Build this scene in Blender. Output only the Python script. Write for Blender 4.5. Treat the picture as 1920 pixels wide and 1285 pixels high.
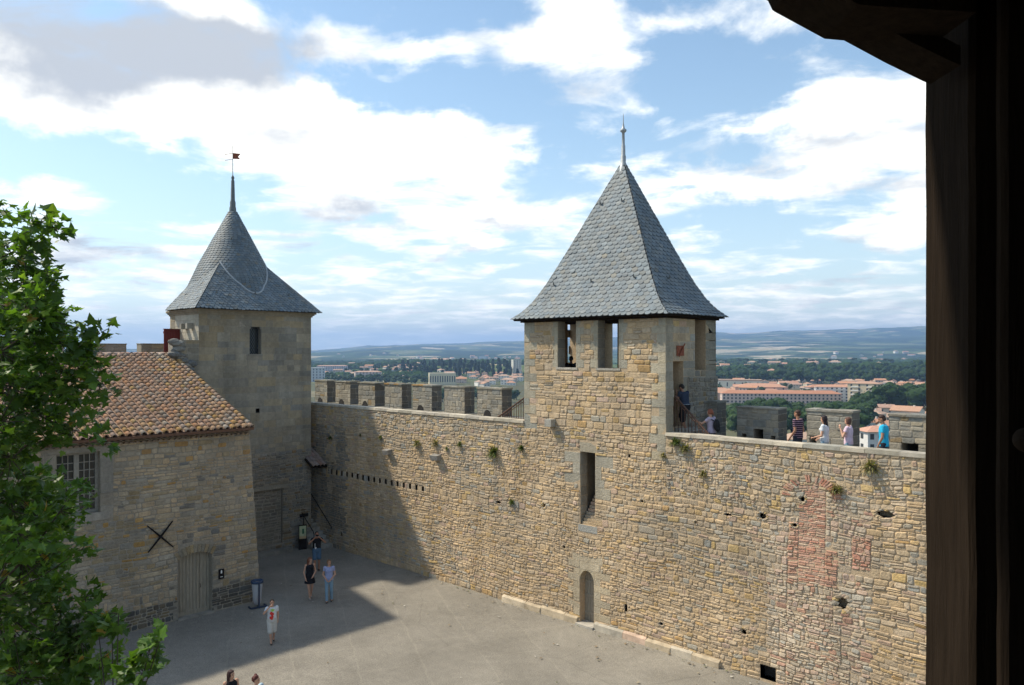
import bpy, bmesh, math, random
from mathutils import Vector, Matrix, noise as mnoise
R_ = math.radians
PI = math.pi
scene = bpy.context.scene
for o in list(bpy.data.objects): bpy.data.objects.remove(o)
COL = scene.collection

# ------------------------------------------------------------------ camera
CX, CY, CZ = 18.1, -22.3, 10.0            # eye, ten metres above the courtyard
AZ = R_(44.05)                            # heading, left of +Y
FW = Vector((-math.sin(AZ), math.cos(AZ), 0)); RT = Vector((math.cos(AZ), math.sin(AZ), 0))
FPX = 1460.0; HZ = 660.0
cd = bpy.data.cameras.new('camera'); cam = bpy.data.objects.new('camera', cd); COL.objects.link(cam)
cam.location = (CX, CY, CZ); cam.rotation_euler = (R_(90), 0, AZ)
cd.sensor_width = 36; cd.lens = 36 * FPX / 1920; cd.shift_y = 17.5 / 1920
cd.clip_start = 0.05; cd.clip_end = 60000
scene.camera = cam

# ------------------------------------------------------------------ light
SUN = Vector((.735, .43, -1)).normalized()     # direction the light travels
sl = bpy.data.lights.new('sun', 'SUN'); sl.energy = 3.9; sl.angle = R_(2.2); sl.color = (1, .91, .75)
so = bpy.data.objects.new('sun', sl); COL.objects.link(so)
so.rotation_euler = SUN.to_track_quat('-Z', 'Y').to_euler(); so.location = (0, -20, 60)
vs = scene.view_settings
vs.view_transform = 'Standard'; vs.look = 'None'; vs.gamma = 1; vs.exposure = 0.45

def px2uv(px, py):
    u = (px - 960) / FPX; v = (HZ - py) / FPX
    return math.atan(u), math.atan(v * math.cos(math.atan(u)))

def build_world():
    w = bpy.data.worlds.new('World'); scene.world = w; w.use_nodes = True
    nt = w.node_tree; nt.nodes.clear(); N = nt.nodes; L = nt.links
    def m(tree, op, a, b=None, c=None, clamp=False):
        n = tree.nodes.new('ShaderNodeMath'); n.operation = op; n.use_clamp = clamp
        for i, v in enumerate((a, b, c)):
            if v is None: continue
            if isinstance(v, (int, float)): n.inputs[i].default_value = v
            else: tree.links.new(v, n.inputs[i])
        return n.outputs[0]
    tc = N.new('ShaderNodeTexCoord'); sep = N.new('ShaderNodeSeparateXYZ'); L.new(tc.outputs['Generated'], sep.inputs[0])
    dx, dy, dz = sep.outputs
    f = m(nt, 'ADD', m(nt, 'MULTIPLY', dx, FW.x), m(nt, 'MULTIPLY', dy, FW.y))
    r = m(nt, 'ADD', m(nt, 'MULTIPLY', dx, RT.x), m(nt, 'MULTIPLY', dy, RT.y))
    az0 = m(nt, 'ARCTAN2', r, f); el0 = m(nt, 'ARCSINE', dz)
    # warp of the blob coordinates
    wn = N.new('ShaderNodeTexNoise'); wn.inputs['Scale'].default_value = 7; wn.inputs['Detail'].default_value = 6; wn.inputs['Roughness'].default_value = .62
    L.new(tc.outputs['Generated'], wn.inputs['Vector'])
    ws = N.new('ShaderNodeSeparateColor'); L.new(wn.outputs['Color'], ws.inputs[0])
    az = m(nt, 'ADD', az0, m(nt, 'MULTIPLY', m(nt, 'SUBTRACT', ws.outputs[0], .5), .22))
    el = m(nt, 'ADD', el0, m(nt, 'MULTIPLY', m(nt, 'SUBTRACT', ws.outputs[1], .5), .11))
    # blob group
    g = bpy.data.node_groups.new('sky_blob', 'ShaderNodeTree')
    for nme in ('az', 'el', 'a', 'e', 'wa', 'we', 'amp'): g.interface.new_socket(nme, in_out='INPUT', socket_type='NodeSocketFloat')
    g.interface.new_socket('v', in_out='OUTPUT', socket_type='NodeSocketFloat')
    gi = g.nodes.new('NodeGroupInput'); go = g.nodes.new('NodeGroupOutput'); I = gi.outputs
    p = m(g, 'DIVIDE', m(g, 'SUBTRACT', I[0], I[2]), I[4]); q = m(g, 'DIVIDE', m(g, 'SUBTRACT', I[1], I[3]), I[5])
    s = m(g, 'ADD', m(g, 'MULTIPLY', p, p), m(g, 'MULTIPLY', q, q))
    g.links.new(m(g, 'MULTIPLY', m(g, 'EXPONENT', m(g, 'MULTIPLY', s, -1.0)), I[6]), go.inputs[0])
    def blobs(lst):
        tot = None
        for (px, py, rx, ry, amp) in lst:
            a, e = px2uv(px, py)
            n = N.new('ShaderNodeGroup'); n.node_tree = g
            L.new(az, n.inputs[0]); L.new(el, n.inputs[1])
            for i, v in enumerate((a, e, rx / FPX, ry / FPX, amp)): n.inputs[2 + i].default_value = v
            tot = n.outputs[0] if tot is None else m(nt, 'ADD', tot, n.outputs[0])
        return tot
    CL = [(150, 60, 420, 110, .5), (520, 90, 160, 60, .35), (330, 200, 400, 40, .35), (560, 270, 330, 70, .5), (300, 190, 300, 45, .3), (860, 290, 170, 60, .35),
          (680, 380, 300, 60, .35), (40, 360, 110, 30, .25), (60, 470, 300, 60, .3),
          (1020, 50, 150, 80, .45), (1130, 150, 90, 55, .35), (1250, 60, 140, 35, .28), (1220, 240, 110, 30, .3), (1500, 110, 120, 30, .2),
          (1580, 195, 170, 62, .55), (1680, 270, 170, 60, .4), (1420, 335, 230, 36, .42), (1010, 395, 160, 30, .38), (1600, 425, 110, 30, .35), (1280, 430, 50, 22, .35),
          (1700, 390, 80, 45, .35), (1370, 490, 120, 28, .25), (950, 450, 200, 26, .2), (1600, 555, 300, 40, .15), (700, 560, 500, 60, .1), (1240, 350, 120, 30, .2),
          (960, 600, 1500, 90, .12), (500, 520, 300, 14, .15), (900, 505, 260, 12, .15), (1500, 600, 200, 10, .15), (0, 190, 120, 25, .1), (760, 90, 60, 20, .2),
          # openings of blue
          (820, 165, 260, 42, -.38), (640, 20, 120, 30, -.1), (860, 50, 110, 50, -.33), (1310, 170, 110, 60, -.42), (1440, 140, 120, 40, -.3), (1050, 270, 70, 60, -.42), (1330, 270, 110, 34, -.35),
          (1340, 385, 120, 16, -.2), (1450, 410, 120, 30, -.25), (80, 290, 240, 34, -.36), (330, 360, 140, 36, -.4), (330, 385, 60, 40, -.2), (1480, 470, 170, 24, -.2), (1180, 470, 110, 30, -.1), (620, 160, 90, 26, -.3), (1720, 330, 60, 14, -.1)]
    GR = [(120, 70, 440, 75, 1.15), (420, 90, 130, 42, .5), (640, 395, 150, 26, .62), (560, 445, 150, 16, .6), (240, 470, 140, 22, .7), (150, 510, 120, 24, .6),
          (1600, 262, 190, 26, .55), (1440, 365, 200, 13, .3), (960, 415, 150, 14, .4), (1520, 520, 160, 13, .42), (1620, 450, 100, 12, .35), (1620, 570, 200, 20, .3), (860, 470, 130, 10, .3)]
    # fbm in a cloud-layer projection
    k = m(nt, 'DIVIDE', 1.0, m(nt, 'ADD', m(nt, 'MAXIMUM', dz, 0.0), .10))
    cb = N.new('ShaderNodeCombineXYZ'); L.new(m(nt, 'MULTIPLY', dx, k), cb.inputs[0]); L.new(m(nt, 'MULTIPLY', dy, k), cb.inputs[1]); cb.inputs[2].default_value = 2.3
    n1 = N.new('ShaderNodeTexNoise'); n1.inputs['Scale'].default_value = 2.6; n1.inputs['Detail'].default_value = 10; n1.inputs['Roughness'].default_value = .58; n1.inputs['Distortion'].default_value = .35
    L.new(cb.outputs[0], n1.inputs['Vector'])
    n2 = N.new('ShaderNodeTexNoise'); n2.inputs['Scale'].default_value = 2.1; n2.inputs['Detail'].default_value = 7; n2.inputs['Roughness'].default_value = .55
    mp = N.new('ShaderNodeMapping'); mp.inputs['Location'].default_value = (4, 9, 2); L.new(cb.outputs[0], mp.inputs[0]); L.new(mp.outputs[0], n2.inputs['Vector'])
    dens = m(nt, 'ADD', m(nt, 'ADD', blobs(CL), .40), m(nt, 'MULTIPLY', m(nt, 'SUBTRACT', n1.outputs[0], .5), 2.3))
    mr = N.new('ShaderNodeMapRange'); mr.interpolation_type = 'SMOOTHSTEP'; mr.inputs[1].default_value = .36; mr.inputs[2].default_value = .98
    L.new(dens, mr.inputs[0])
    gr = m(nt, 'ADD', blobs(GR), m(nt, 'MULTIPLY', m(nt, 'SUBTRACT', n2.outputs[0], .47), 2.4))
    gm = N.new('ShaderNodeMapRange'); gm.interpolation_type = 'SMOOTHSTEP'; gm.inputs[1].default_value = .0; gm.inputs[2].default_value = 1.0; L.new(gr, gm.inputs[0])
    sky = N.new('ShaderNodeTexSky'); sky.sky_type = 'NISHITA'; sky.sun_disc = False
    sky.sun_elevation = math.asin(-SUN.z); sky.sun_rotation = math.atan2(-SUN.x, -SUN.y); sky.air_density = 1.0; sky.dust_density = .6; sky.ozone_density = 1.5
    cc = N.new('ShaderNodeMix'); cc.data_type = 'RGBA'; L.new(gm.outputs[0], cc.inputs[0])
    cc.inputs[6].default_value = (12.4, 12.0, 10.9, 1); cc.inputs[7].default_value = (4.6, 4.9, 5.35, 1)
    mx = N.new('ShaderNodeMix'); mx.data_type = 'RGBA'; L.new(mr.outputs[0], mx.inputs[0])
    sk = N.new('ShaderNodeMix'); sk.data_type = 'RGBA'; sk.blend_type = 'MULTIPLY'; sk.inputs[0].default_value = 1
    L.new(sky.outputs[0], sk.inputs[6]); sk.inputs[7].default_value = SKYMUL
    hv = m(nt, 'MULTIPLY', m(nt, 'EXPONENT', m(nt, 'MULTIPLY', m(nt, 'MAXIMUM', el0, 0.0), -9.5)), .85)
    hx = N.new('ShaderNodeMix'); hx.data_type = 'RGBA'; L.new(hv, hx.inputs[0]); L.new(sk.outputs[2], hx.inputs[6]); hx.inputs[7].default_value = (7.6, 8.3, 8.6, 1)
    L.new(hx.outputs[2], mx.inputs[6]); L.new(cc.outputs[2], mx.inputs[7])
    bg = N.new('ShaderNodeBackground'); bg.inputs[1].default_value = .10; L.new(mx.outputs[2], bg.inputs[0])
    out = N.new('ShaderNodeOutputWorld'); L.new(bg.outputs[0], out.inputs[0])
SKYMUL = (1.5, 1.55, 1.42, 1)
build_world()

# ------------------------------------------------------------------ helpers
def ray(px, py, D): return Vector((CX, CY, CZ)) + FW * D + RT * ((px - 960) / FPX * D) + Vector((0, 0, (HZ - py) / FPX * D))
def dirp(px): return FW + RT * ((px - 960) / FPX)
def on_y(px, y, py=None):
    d = dirp(px); D = (y - CY) / d.y
    return Vector((CX + d.x * D, y, CZ + ((HZ - py) / FPX * D if py is not None else 0)))
def on_x(px, x, py=None):
    d = dirp(px); D = (x - CX) / d.x
    return Vector((x, CY + d.y * D, CZ + ((HZ - py) / FPX * D if py is not None else 0)))
def on_z(px, py, z=0.0):
    D = FPX * (CZ - z) / (py - HZ); p = ray(px, py, D); p.z = z
    return p

def tag(o, label=None, cat=None, group=None, kind=None):
    if label: o['label'] = label
    if cat: o['category'] = cat
    if group: o['group'] = group
    if kind: o['kind'] = kind
    return o
def empty(name, loc=(0, 0, 0), rz=0, label=None, cat=None, group=None):
    o = bpy.data.objects.new(name, None); COL.objects.link(o); o.location = loc; o.rotation_euler = (0, 0, rz); o.empty_display_size = .2
    return tag(o, label, cat, group)

class MB:
    def __init__(s): s.v = []; s.f = []; s.m = []; s.c = []; s.sm = []
    def face(s, pts, mi=0, c=(1, 1, 1), sm=False):
        b = len(s.v); s.v.extend([tuple(p) for p in pts]); s.f.append(tuple(range(b, b + len(pts)))); s.m.append(mi); s.c.append(c); s.sm.append(sm)
    def mesh(s, vs_, fs, mi=0, c=(1, 1, 1), sm=False):
        b = len(s.v); s.v.extend([tuple(p) for p in vs_])
        for f in fs: s.f.append(tuple(b + i for i in f)); s.m.append(mi); s.c.append(c); s.sm.append(sm)
    def box(s, a, b, mi=0, c=(1, 1, 1)):
        x0, y0, z0 = a; x1, y1, z1 = b
        vs_ = [(x0, y0, z0), (x1, y0, z0), (x1, y1, z0), (x0, y1, z0), (x0, y0, z1), (x1, y0, z1), (x1, y1, z1), (x0, y1, z1)]
        s.mesh(vs_, [(0, 3, 2, 1), (4, 5, 6, 7), (0, 1, 5, 4), (1, 2, 6, 5), (2, 3, 7, 6), (3, 0, 4, 7)], mi, c)
    def bar(s, p, q, w, h=None, up=(0, 0, 1), mi=0, c=(1, 1, 1)):
        p = Vector(p); q = Vector(q); d = (q - p).normalized(); u = Vector(up)
        if abs(d.dot(u)) > .98: u = Vector((1, 0, 0))
        a = d.cross(u).normalized() * w / 2; b = a.normalized().cross(d).normalized() * (h or w) / 2
        vs_ = [p - a - b, p + a - b, p + a + b, p - a + b, q - a - b, q + a - b, q + a + b, q - a + b]
        s.mesh(vs_, [(0, 3, 2, 1), (4, 5, 6, 7), (0, 1, 5, 4), (1, 2, 6, 5), (2, 3, 7, 6), (3, 0, 4, 7)], mi, c)
    def tube(s, pts, rad, n=8, mi=0, c=(1, 1, 1), cap=True):
        pts = [Vector(p) for p in pts]; rings = []
        if isinstance(rad, (int, float)): rad = [rad] * len(pts)
        prev = None
        for i, p in enumerate(pts):
            d = (pts[min(i + 1, len(pts) - 1)] - pts[max(i - 1, 0)]).normalized()
            if prev is None: prev = Vector((1, 0, 0)) if abs(d.x) < .8 else Vector((0, 1, 0))
            a = (prev - d * prev.dot(d)).normalized(); b = d.cross(a); prev = a
            rings.append([p + (a * math.cos(2 * PI * k / n) + b * math.sin(2 * PI * k / n)) * rad[i] for k in range(n)])
        vs_ = [x for r in rings for x in r]; fs = []
        for i in range(len(pts) - 1):
            for k in range(n): fs.append((i * n + k, i * n + (k + 1) % n, (i + 1) * n + (k + 1) % n, (i + 1) * n + k))
        s.mesh(vs_, fs, mi, c, True)
        if cap: s.face(rings[0][::-1], mi, c); s.face(rings[-1], mi, c)
    def lathe(s, cx, cy, prof, n=16, mi=0, c=(1, 1, 1)):
        vs_ = [(cx + r * math.cos(2 * PI * k / n), cy + r * math.sin(2 * PI * k / n), z) for (r, z) in prof for k in range(n)]; fs = []
        for i in range(len(prof) - 1):
            for k in range(n): fs.append((i * n + k, i * n + (k + 1) % n, (i + 1) * n + (k + 1) % n, (i + 1) * n + k))
        s.mesh(vs_, fs, mi, c, True)
    def prism(s, poly, off, mi=0, c=(1, 1, 1)):
        off = Vector(off); a = [Vector(p) for p in poly]; b = [p + off for p in a]; n = len(a)
        s.face(a[::-1], mi, c); s.face(b, mi, c)
        for i in range(n): s.face([a[i], a[(i + 1) % n], b[(i + 1) % n], b[i]], mi, c)
    def build(s, name, mats, parent=None, loc=None):
        me = bpy.data.meshes.new(name); me.from_pydata(s.v, [], s.f)
        if not isinstance(mats, (list, tuple)): mats = [mats]
        for m_ in mats: me.materials.append(m_)
        me.polygons.foreach_set('material_index', s.m); me.polygons.foreach_set('use_smooth', s.sm)
        at = me.attributes.new('tint', 'FLOAT_COLOR', 'FACE')
        at.data.foreach_set('color', [x for c in s.c for x in (c[0], c[1], c[2], 1.0)])
        me.update()
        o = bpy.data.objects.new(name, me); COL.objects.link(o)
        if parent: o.parent = parent
        if loc: o.location = loc
        return o

# ------------------------------------------------------------------ materials
def newmat(name):
    m = bpy.data.materials.new(name); m.use_nodes = True; nt = m.node_tree
    return m, nt, nt.nodes['Principled BSDF']
def mat(name, col=(.5, .5, .5), rough=.8, tint=False, nscale=8, namp=.25, bump=.0, bscale=40, big=0, bigscale=.6, spec=.3, metal=0, stretch=None, detail=5, streak=0):
    """base colour (or the per-piece 'tint' attribute) varied by fine and broad noise, with bump"""
    m, nt, b = newmat(name); N = nt.nodes; L = nt.links
    b.inputs['Roughness'].default_value = rough; b.inputs['Specular IOR Level'].default_value = spec; b.inputs['Metallic'].default_value = metal
    tc = N.new('ShaderNodeTexCoord'); vec = tc.outputs['Object']
    if stretch:
        mp = N.new('ShaderNodeMapping'); mp.inputs['Scale'].default_value = stretch; L.new(vec, mp.inputs[0]); vec = mp.outputs[0]
    if tint:
        a = N.new('ShaderNodeAttribute'); a.attribute_name = 'tint'; base = a.outputs['Color']
    else:
        rgb = N.new('ShaderNodeRGB'); rgb.outputs[0].default_value = (*col, 1); base = rgb.outputs[0]
    def mod(base, scale, amp, det):
        n = N.new('ShaderNodeTexNoise'); n.inputs['Scale'].default_value = scale; n.inputs['Detail'].default_value = det; n.inputs['Roughness'].default_value = .65; L.new(vec, n.inputs['Vector'])
        r = N.new('ShaderNodeMapRange'); r.inputs[1].default_value = .25; r.inputs[2].default_value = .75; r.inputs[3].default_value = 1 - amp; r.inputs[4].default_value = 1 + amp; L.new(n.outputs[0], r.inputs[0])
        x = N.new('ShaderNodeMix'); x.data_type = 'RGBA'; x.blend_type = 'MULTIPLY'; x.inputs[0].default_value = 1; L.new(base, x.inputs[6]); L.new(r.outputs[0], x.inputs[7])
        return x.outputs[2]
    if namp: base = mod(base, nscale, namp, detail)
    if big: base = mod(base, bigscale, big, 3)
    if streak:                                            # rain streaks and run-off stains
        mp = N.new('ShaderNodeMapping'); mp.inputs['Scale'].default_value = (1.5, 1.5, .16); L.new(tc.outputs['Object'], mp.inputs[0])
        n = N.new('ShaderNodeTexNoise'); n.inputs['Scale'].default_value = 1; n.inputs['Detail'].default_value = 5; n.inputs['Roughness'].default_value = .6; L.new(mp.outputs[0], n.inputs['Vector'])
        r = N.new('ShaderNodeMapRange'); r.inputs[1].default_value = .32; r.inputs[2].default_value = .6; r.inputs[3].default_value = 1 - streak; r.inputs[4].default_value = 1.04; L.new(n.outputs[0], r.inputs[0])
        x = N.new('ShaderNodeMix'); x.data_type = 'RGBA'; x.blend_type = 'MULTIPLY'; x.inputs[0].default_value = 1; L.new(base, x.inputs[6]); L.new(r.outputs[0], x.inputs[7]); base = x.outputs[2]
    L.new(base, b.inputs['Base Color'])
    if bump:
        n = N.new('ShaderNodeTexNoise'); n.inputs['Scale'].default_value = bscale; n.inputs['Detail'].default_value = 6; n.inputs['Roughness'].default_value = .6; L.new(vec, n.inputs['Vector'])
        bp = N.new('ShaderNodeBump'); bp.inputs['Strength'].default_value = 1; bp.inputs['Distance'].default_value = bump; L.new(n.outputs[0], bp.inputs['Height']); L.new(bp.outputs[0], b.inputs['Normal'])
    return m
M = {}
M['stone'] = mat('stone', tint=True, rough=.92, nscale=9, namp=.22, bump=.03, bscale=18, big=.2, bigscale=.4, streak=.22)
M['ashlar'] = mat('ashlar_stone', tint=True, streak=.2, rough=.92, nscale=7, namp=.2, bump=.008, bscale=26, big=.2, bigscale=.7)
M['mortar'] = mat('mortar', (.46, .35, .228), rough=.95, nscale=14, namp=.25, bump=.02, bscale=30, big=.15, bigscale=.5)
M['mortar_grey'] = mat('grey_mortar', (.29, .255, .20), rough=.95, nscale=14, namp=.3, bump=.02, bscale=30, big=.2, bigscale=.6)
M['coping'] = mat('coping_stone', tint=True, rough=.9, nscale=3, namp=.35, bump=.01, bscale=30, big=.15)
M['slate'] = mat('roof_slate', tint=True, streak=.12, rough=.6, nscale=18, namp=.2, bump=.002, bscale=60, big=.14, bigscale=.9, spec=.25)
M['slate_under'] = mat('slate_underlay', (.05, .055, .06), rough=.8)
M['lead'] = mat('lead', (.36, .38, .39), rough=.5, nscale=10, namp=.2, metal=.3)
M['lead_dark'] = mat('weathered_lead', (.14, .15, .15), rough=.5, nscale=10, namp=.2, metal=.3)
M['tile'] = mat('terracotta_tile', tint=True, rough=.88, nscale=14, namp=.3, bump=.004, bscale=60, big=.1, bigscale=.8)
M['tile_under'] = mat('terracotta_channel', (.16, .09, .06), rough=.9, nscale=10, namp=.3)
M['iron'] = mat('rusty_iron', (.085, .045, .03), rough=.7, nscale=20, namp=.35)
M['black_iron'] = mat('black_iron', (.016, .013, .012), spec=.08, rough=.7, nscale=20, namp=.3)
M['dark'] = mat('hole_shade', (.03, .027, .024), rough=.95)  # near-black colour paints the shade at the back of holes
M['grey_wood'] = mat('weathered_door_wood', (.28, .245, .185), rough=.8, nscale=5, namp=.3, stretch=(6, 6, .6), bump=.003, bscale=20)
M['frame_wood'] = mat('painted_window_wood', (.27, .25, .21), rough=.7)
M['red_paint'] = mat('dark_red_paint', (.13, .018, .014), rough=.6, nscale=6, namp=.25, stretch=(5, 5, .5))
M['rust_plate'] = mat('rust_red_plate', (.23, .07, .035), rough=.8, nscale=12, namp=.4)
M['old_timber'] = mat('old_dark_timber', (.020, .014, .0095), rough=.95, spec=.04, nscale=4, namp=.4, stretch=(9, 9, .7), bump=.004, bscale=14)
M['leaf'] = None
M['bark'] = mat('bark', (.06, .046, .032), rough=.9, nscale=8, namp=.4, bump=.01, bscale=20)
M['white'] = mat('white_paint', (.75, .75, .72), rough=.7)

def glassmat():
    m, nt, b = newmat('window_glass'); b.inputs['Base Color'].default_value = (.02, .024, .025, 1); b.inputs['Roughness'].default_value = .12; b.inputs['Specular IOR Level'].default_value = .5
    return m
M['glass'] = glassmat()
def leafmat(name, trans=.35, gloss=.3, bright=1.0):
    m, nt, b = newmat(name); N = nt.nodes; L = nt.links
    a = N.new('ShaderNodeAttribute'); a.attribute_name = 'tint'
    L.new(a.outputs['Color'], b.inputs['Base Color']); b.inputs['Roughness'].default_value = .45; b.inputs['Specular IOR Level'].default_value = gloss
    t = N.new('ShaderNodeBsdfTranslucent')
    x = N.new('ShaderNodeMix'); x.data_type = 'RGBA'; x.blend_type = 'MULTIPLY'; x.inputs[0].default_value = 1; L.new(a.outputs['Color'], x.inputs[6]); x.inputs[7].default_value = (2.0 * bright, 2.2 * bright, .7 * bright, 1)
    L.new(x.outputs[2], t.inputs[0])
    ms = N.new('ShaderNodeMixShader'); ms.inputs[0].default_value = trans; L.new(b.outputs[0], ms.inputs[1]); L.new(t.outputs[0], ms.inputs[2])
    L.new(ms.outputs[0], N['Material Output'].inputs[0])
    return m
M['leaf'] = leafmat('leaf')
M['grass_leaf'] = leafmat('wall_plant_leaf', .25, .1)
M['far_leaf'] = leafmat('distant_foliage', .1, .05)

def groundmat():
    m, nt, b = newmat('courtyard_gravel'); N = nt.nodes; L = nt.links
    b.inputs['Roughness'].default_value = .95; b.inputs['Specular IOR Level'].default_value = .15
    tc = N.new('ShaderNodeTexCoord'); v = tc.outputs['Object']
    def noise(s, d=4, r=.6):
        n = N.new('ShaderNodeTexNoise'); n.inputs['Scale'].default_value = s; n.inputs['Detail'].default_value = d; n.inputs['Roughness'].default_value = r; L.new(v, n.inputs['Vector']); return n.outputs[0]
    def ramp(x, a, b_, c, d):
        r = N.new('ShaderNodeMapRange'); L.new(x, r.inputs[0])
        for i, k in enumerate((a, b_, c, d)): r.inputs[1 + i].default_value = k
        return r.outputs[0]
    def mul(a, b_):
        n = N.new('ShaderNodeMath'); n.operation = 'MULTIPLY'; L.new(a, n.inputs[0]); L.new(b_, n.inputs[1]); return n.outputs[0]
    s = mul(ramp(noise(26, 5, .8), .3, .7, .55, 1.45), ramp(noise(.35, 5), .3, .7, .80, 1.16))
    s = mul(s, ramp(noise(3.2, 6, .7), .3, .7, .9, 1.1))
    # cracks, only in places
    wv = N.new('ShaderNodeMix'); wv.data_type = 'VECTOR'; 
    nn = N.new('ShaderNodeTexNoise'); nn.inputs['Scale'].default_value = 1.2; nn.inputs['Detail'].default_value = 5; L.new(v, nn.inputs['Vector'])
    wv.inputs[0].default_value = .22; L.new(v, wv.inputs[4]); L.new(nn.outputs['Color'], wv.inputs[5])
    vo = N.new('ShaderNodeTexVoronoi'); vo.feature = 'DISTANCE_TO_EDGE'; vo.inputs['Scale'].default_value = .15; L.new(wv.outputs[1], vo.inputs['Vector'])
    cr = ramp(vo.outputs['Distance'], .0005, .003, .86, 1.0)
    s = mul(s, cr)
    # old patched strips
    wt = N.new('ShaderNodeTexBrick'); wt.inputs['Scale'].default_value = .16; wt.inputs['Mortar Size'].default_value = .006; wt.inputs['Mortar Smooth'].default_value = .6
    mp = N.new('ShaderNodeMapping'); mp.inputs['Rotation'].default_value = (0, 0, .5); L.new(wv.outputs[1], mp.inputs[0]); L.new(mp.outputs[0], wt.inputs['Vector'])
    wt.inputs['Color1'].default_value = (1, 1, 1, 1); wt.inputs['Color2'].default_value = (.95, .95, .95, 1); wt.inputs['Mortar'].default_value = (1.06, 1.06, 1.05, 1)
    x = N.new('ShaderNodeMix'); x.data_type = 'RGBA'; x.blend_type = 'MULTIPLY'; x.inputs[0].default_value = 1; x.inputs[6].default_value = GROUND_COL; L.new(s, x.inputs[7])
    y = N.new('ShaderNodeMix'); y.data_type = 'RGBA'; y.blend_type = 'MULTIPLY'; y.inputs[0].default_value = 1; L.new(x.outputs[2], y.inputs[6]); L.new(wt.outputs['Color'], y.inputs[7])
    L.new(y.outputs[2], b.inputs['Base Color'])
    bp = N.new('ShaderNodeBump'); bp.inputs['Distance'].default_value = .012; L.new(noise(30, 4), bp.inputs['Height']); L.new(bp.outputs[0], b.inputs['Normal'])
    return m
GROUND_COL = (.25, .228, .19, 1)
M['ground'] = groundmat()

# ------------------------------------------------------------------ masonry: every stone is real relief on a mortar bed
def pick(pal, rng):
    t = rng.random() * sum(w for _, w in pal)
    for c, w in pal:
        t -= w
        if t <= 0: break
    k = rng.uniform(.87, 1.11); j = rng.uniform(-.02, .02)
    return (c[0] * k + j * .5, c[1] * k, c[2] * k - j * .5)
TAN = [((.53, .39, .235), 8), ((.51, .39, .255), 5), ((.47, .365, .245), 4), ((.50, .35, .175), 1.2), ((.40, .355, .275), .8), ((.48, .35, .255), .9), ((.48, .31, .14), .35)]
TANR = [((.47, .36, .23), 6), ((.44, .35, .245), 5), ((.38, .33, .255), 3.5), ((.52, .37, .17), 1.4), ((.34, .32, .27), 1.2), ((.46, .33, .24), .9)]
GREY = [((.27, .235, .18), 6), ((.24, .215, .175), 5), ((.29, .235, .16), 3), ((.21, .20, .175), 3), ((.31, .21, .10), .5)]
BLD = [((.42, .32, .205), 6), ((.385, .315, .22), 6), ((.335, .29, .22), 4), ((.37, .23, .095), 1.0), ((.32, .25, .15), 2), ((.20, .185, .16), 1.5)]
MERL = [((.30, .275, .225), 6), ((.265, .25, .21), 4), ((.325, .29, .225), 4), ((.31, .27, .2), 1), ((.33, .24, .13), .25)]
BRICK = [((.50, .29, .205), 6), ((.48, .32, .235), 4), ((.50, .37, .265), 1.6), ((.46, .23, .16), 1.6)]
BRICK2 = [((.49, .36, .27), 4), ((.50, .41, .30), 6), ((.47, .38, .28), 4), ((.45, .27, .19), 1), ((.40, .36, .29), 2)]

def stone(mb, F, u0, v0, u1, v1, c, rng, mi=1, dep=.03, gap=.01, cham=.02, wob=.0, inset=.012):
    u0 += gap * rng.uniform(.3, 1.2); u1 -= gap * rng.uniform(.3, 1.2); v0 += gap * rng.uniform(.3, 1.2); v1 -= gap * rng.uniform(.3, 1.2)
    if u1 - u0 < .02 or v1 - v0 < .015: return
    def W(u, v):
        if not wob: return u, v
        n = mnoise.noise_vector(Vector((u * .55, v * .75, F.seed)))
        m2 = mnoise.noise_vector(Vector((u * 3.1, v * 4.3, F.seed + 5)))
        return u + n.x * wob * .8 + m2.x * wob * .4, v + n.y * wob * 1.5 + m2.y * wob * .35
    k = min(cham, (u1 - u0) * .3, (v1 - v0) * .3)
    cs = [k * rng.uniform(.3, 1.5) for _ in range(8)]
    base = [(u0 + cs[0], v0), (u1 - cs[1], v0), (u1, v0 + cs[2]), (u1, v1 - cs[3]), (u1 - cs[4], v1), (u0 + cs[5], v1), (u0, v1 - cs[6]), (u0, v0 + cs[7])]
    uc, vc = (u0 + u1) / 2, (v0 + v1) / 2
    d = dep * rng.uniform(.4, 1.1) * (.3 if rng.random() < .15 else 1); tu, tv = rng.uniform(-.25, .25) * dep, rng.uniform(-.25, .25) * dep
    lo, md, hi = [], [], []
    for (u, v) in base:
        iu = u + math.copysign(min(inset, (u1 - u0) * .2), uc - u); iv = v + math.copysign(min(inset, (v1 - v0) * .2), vc - v)
        a, b = W(u, v); lo.append(F(a, b, -.004)); ju, jv = u + (iu - u) * .3, v + (iv - v) * .3; a, b = W(ju, jv); dd = d + tu * (u - uc) / (u1 - u0) * 2 + tv * (v - vc) / (v1 - v0) * 2; md.append(F(a, b, dd * .62)); a, b = W(iu, iv)
        hi.append(F(a, b, d + tu * (u - uc) / (u1 - u0) * 2 + tv * (v - vc) / (v1 - v0) * 2))
    mb.mesh(lo + md + hi, [tuple(range(16, 24))] + [(i, (i + 1) % 8, 8 + (i + 1) % 8, 8 + i) for i in range(8)] + [(8 + i, 8 + (i + 1) % 8, 16 + (i + 1) % 8, 16 + i) for i in range(8)], mi, c)

class Frame:
    def __init__(s, o, u, n, seed=0): s.o = Vector(o); s.u = Vector(u).normalized(); s.n = Vector(n).normalized(); s.seed = seed
    def __call__(s, u, v, d): return s.o + s.u * u + s.n * d + Vector((0, 0, v))

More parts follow.
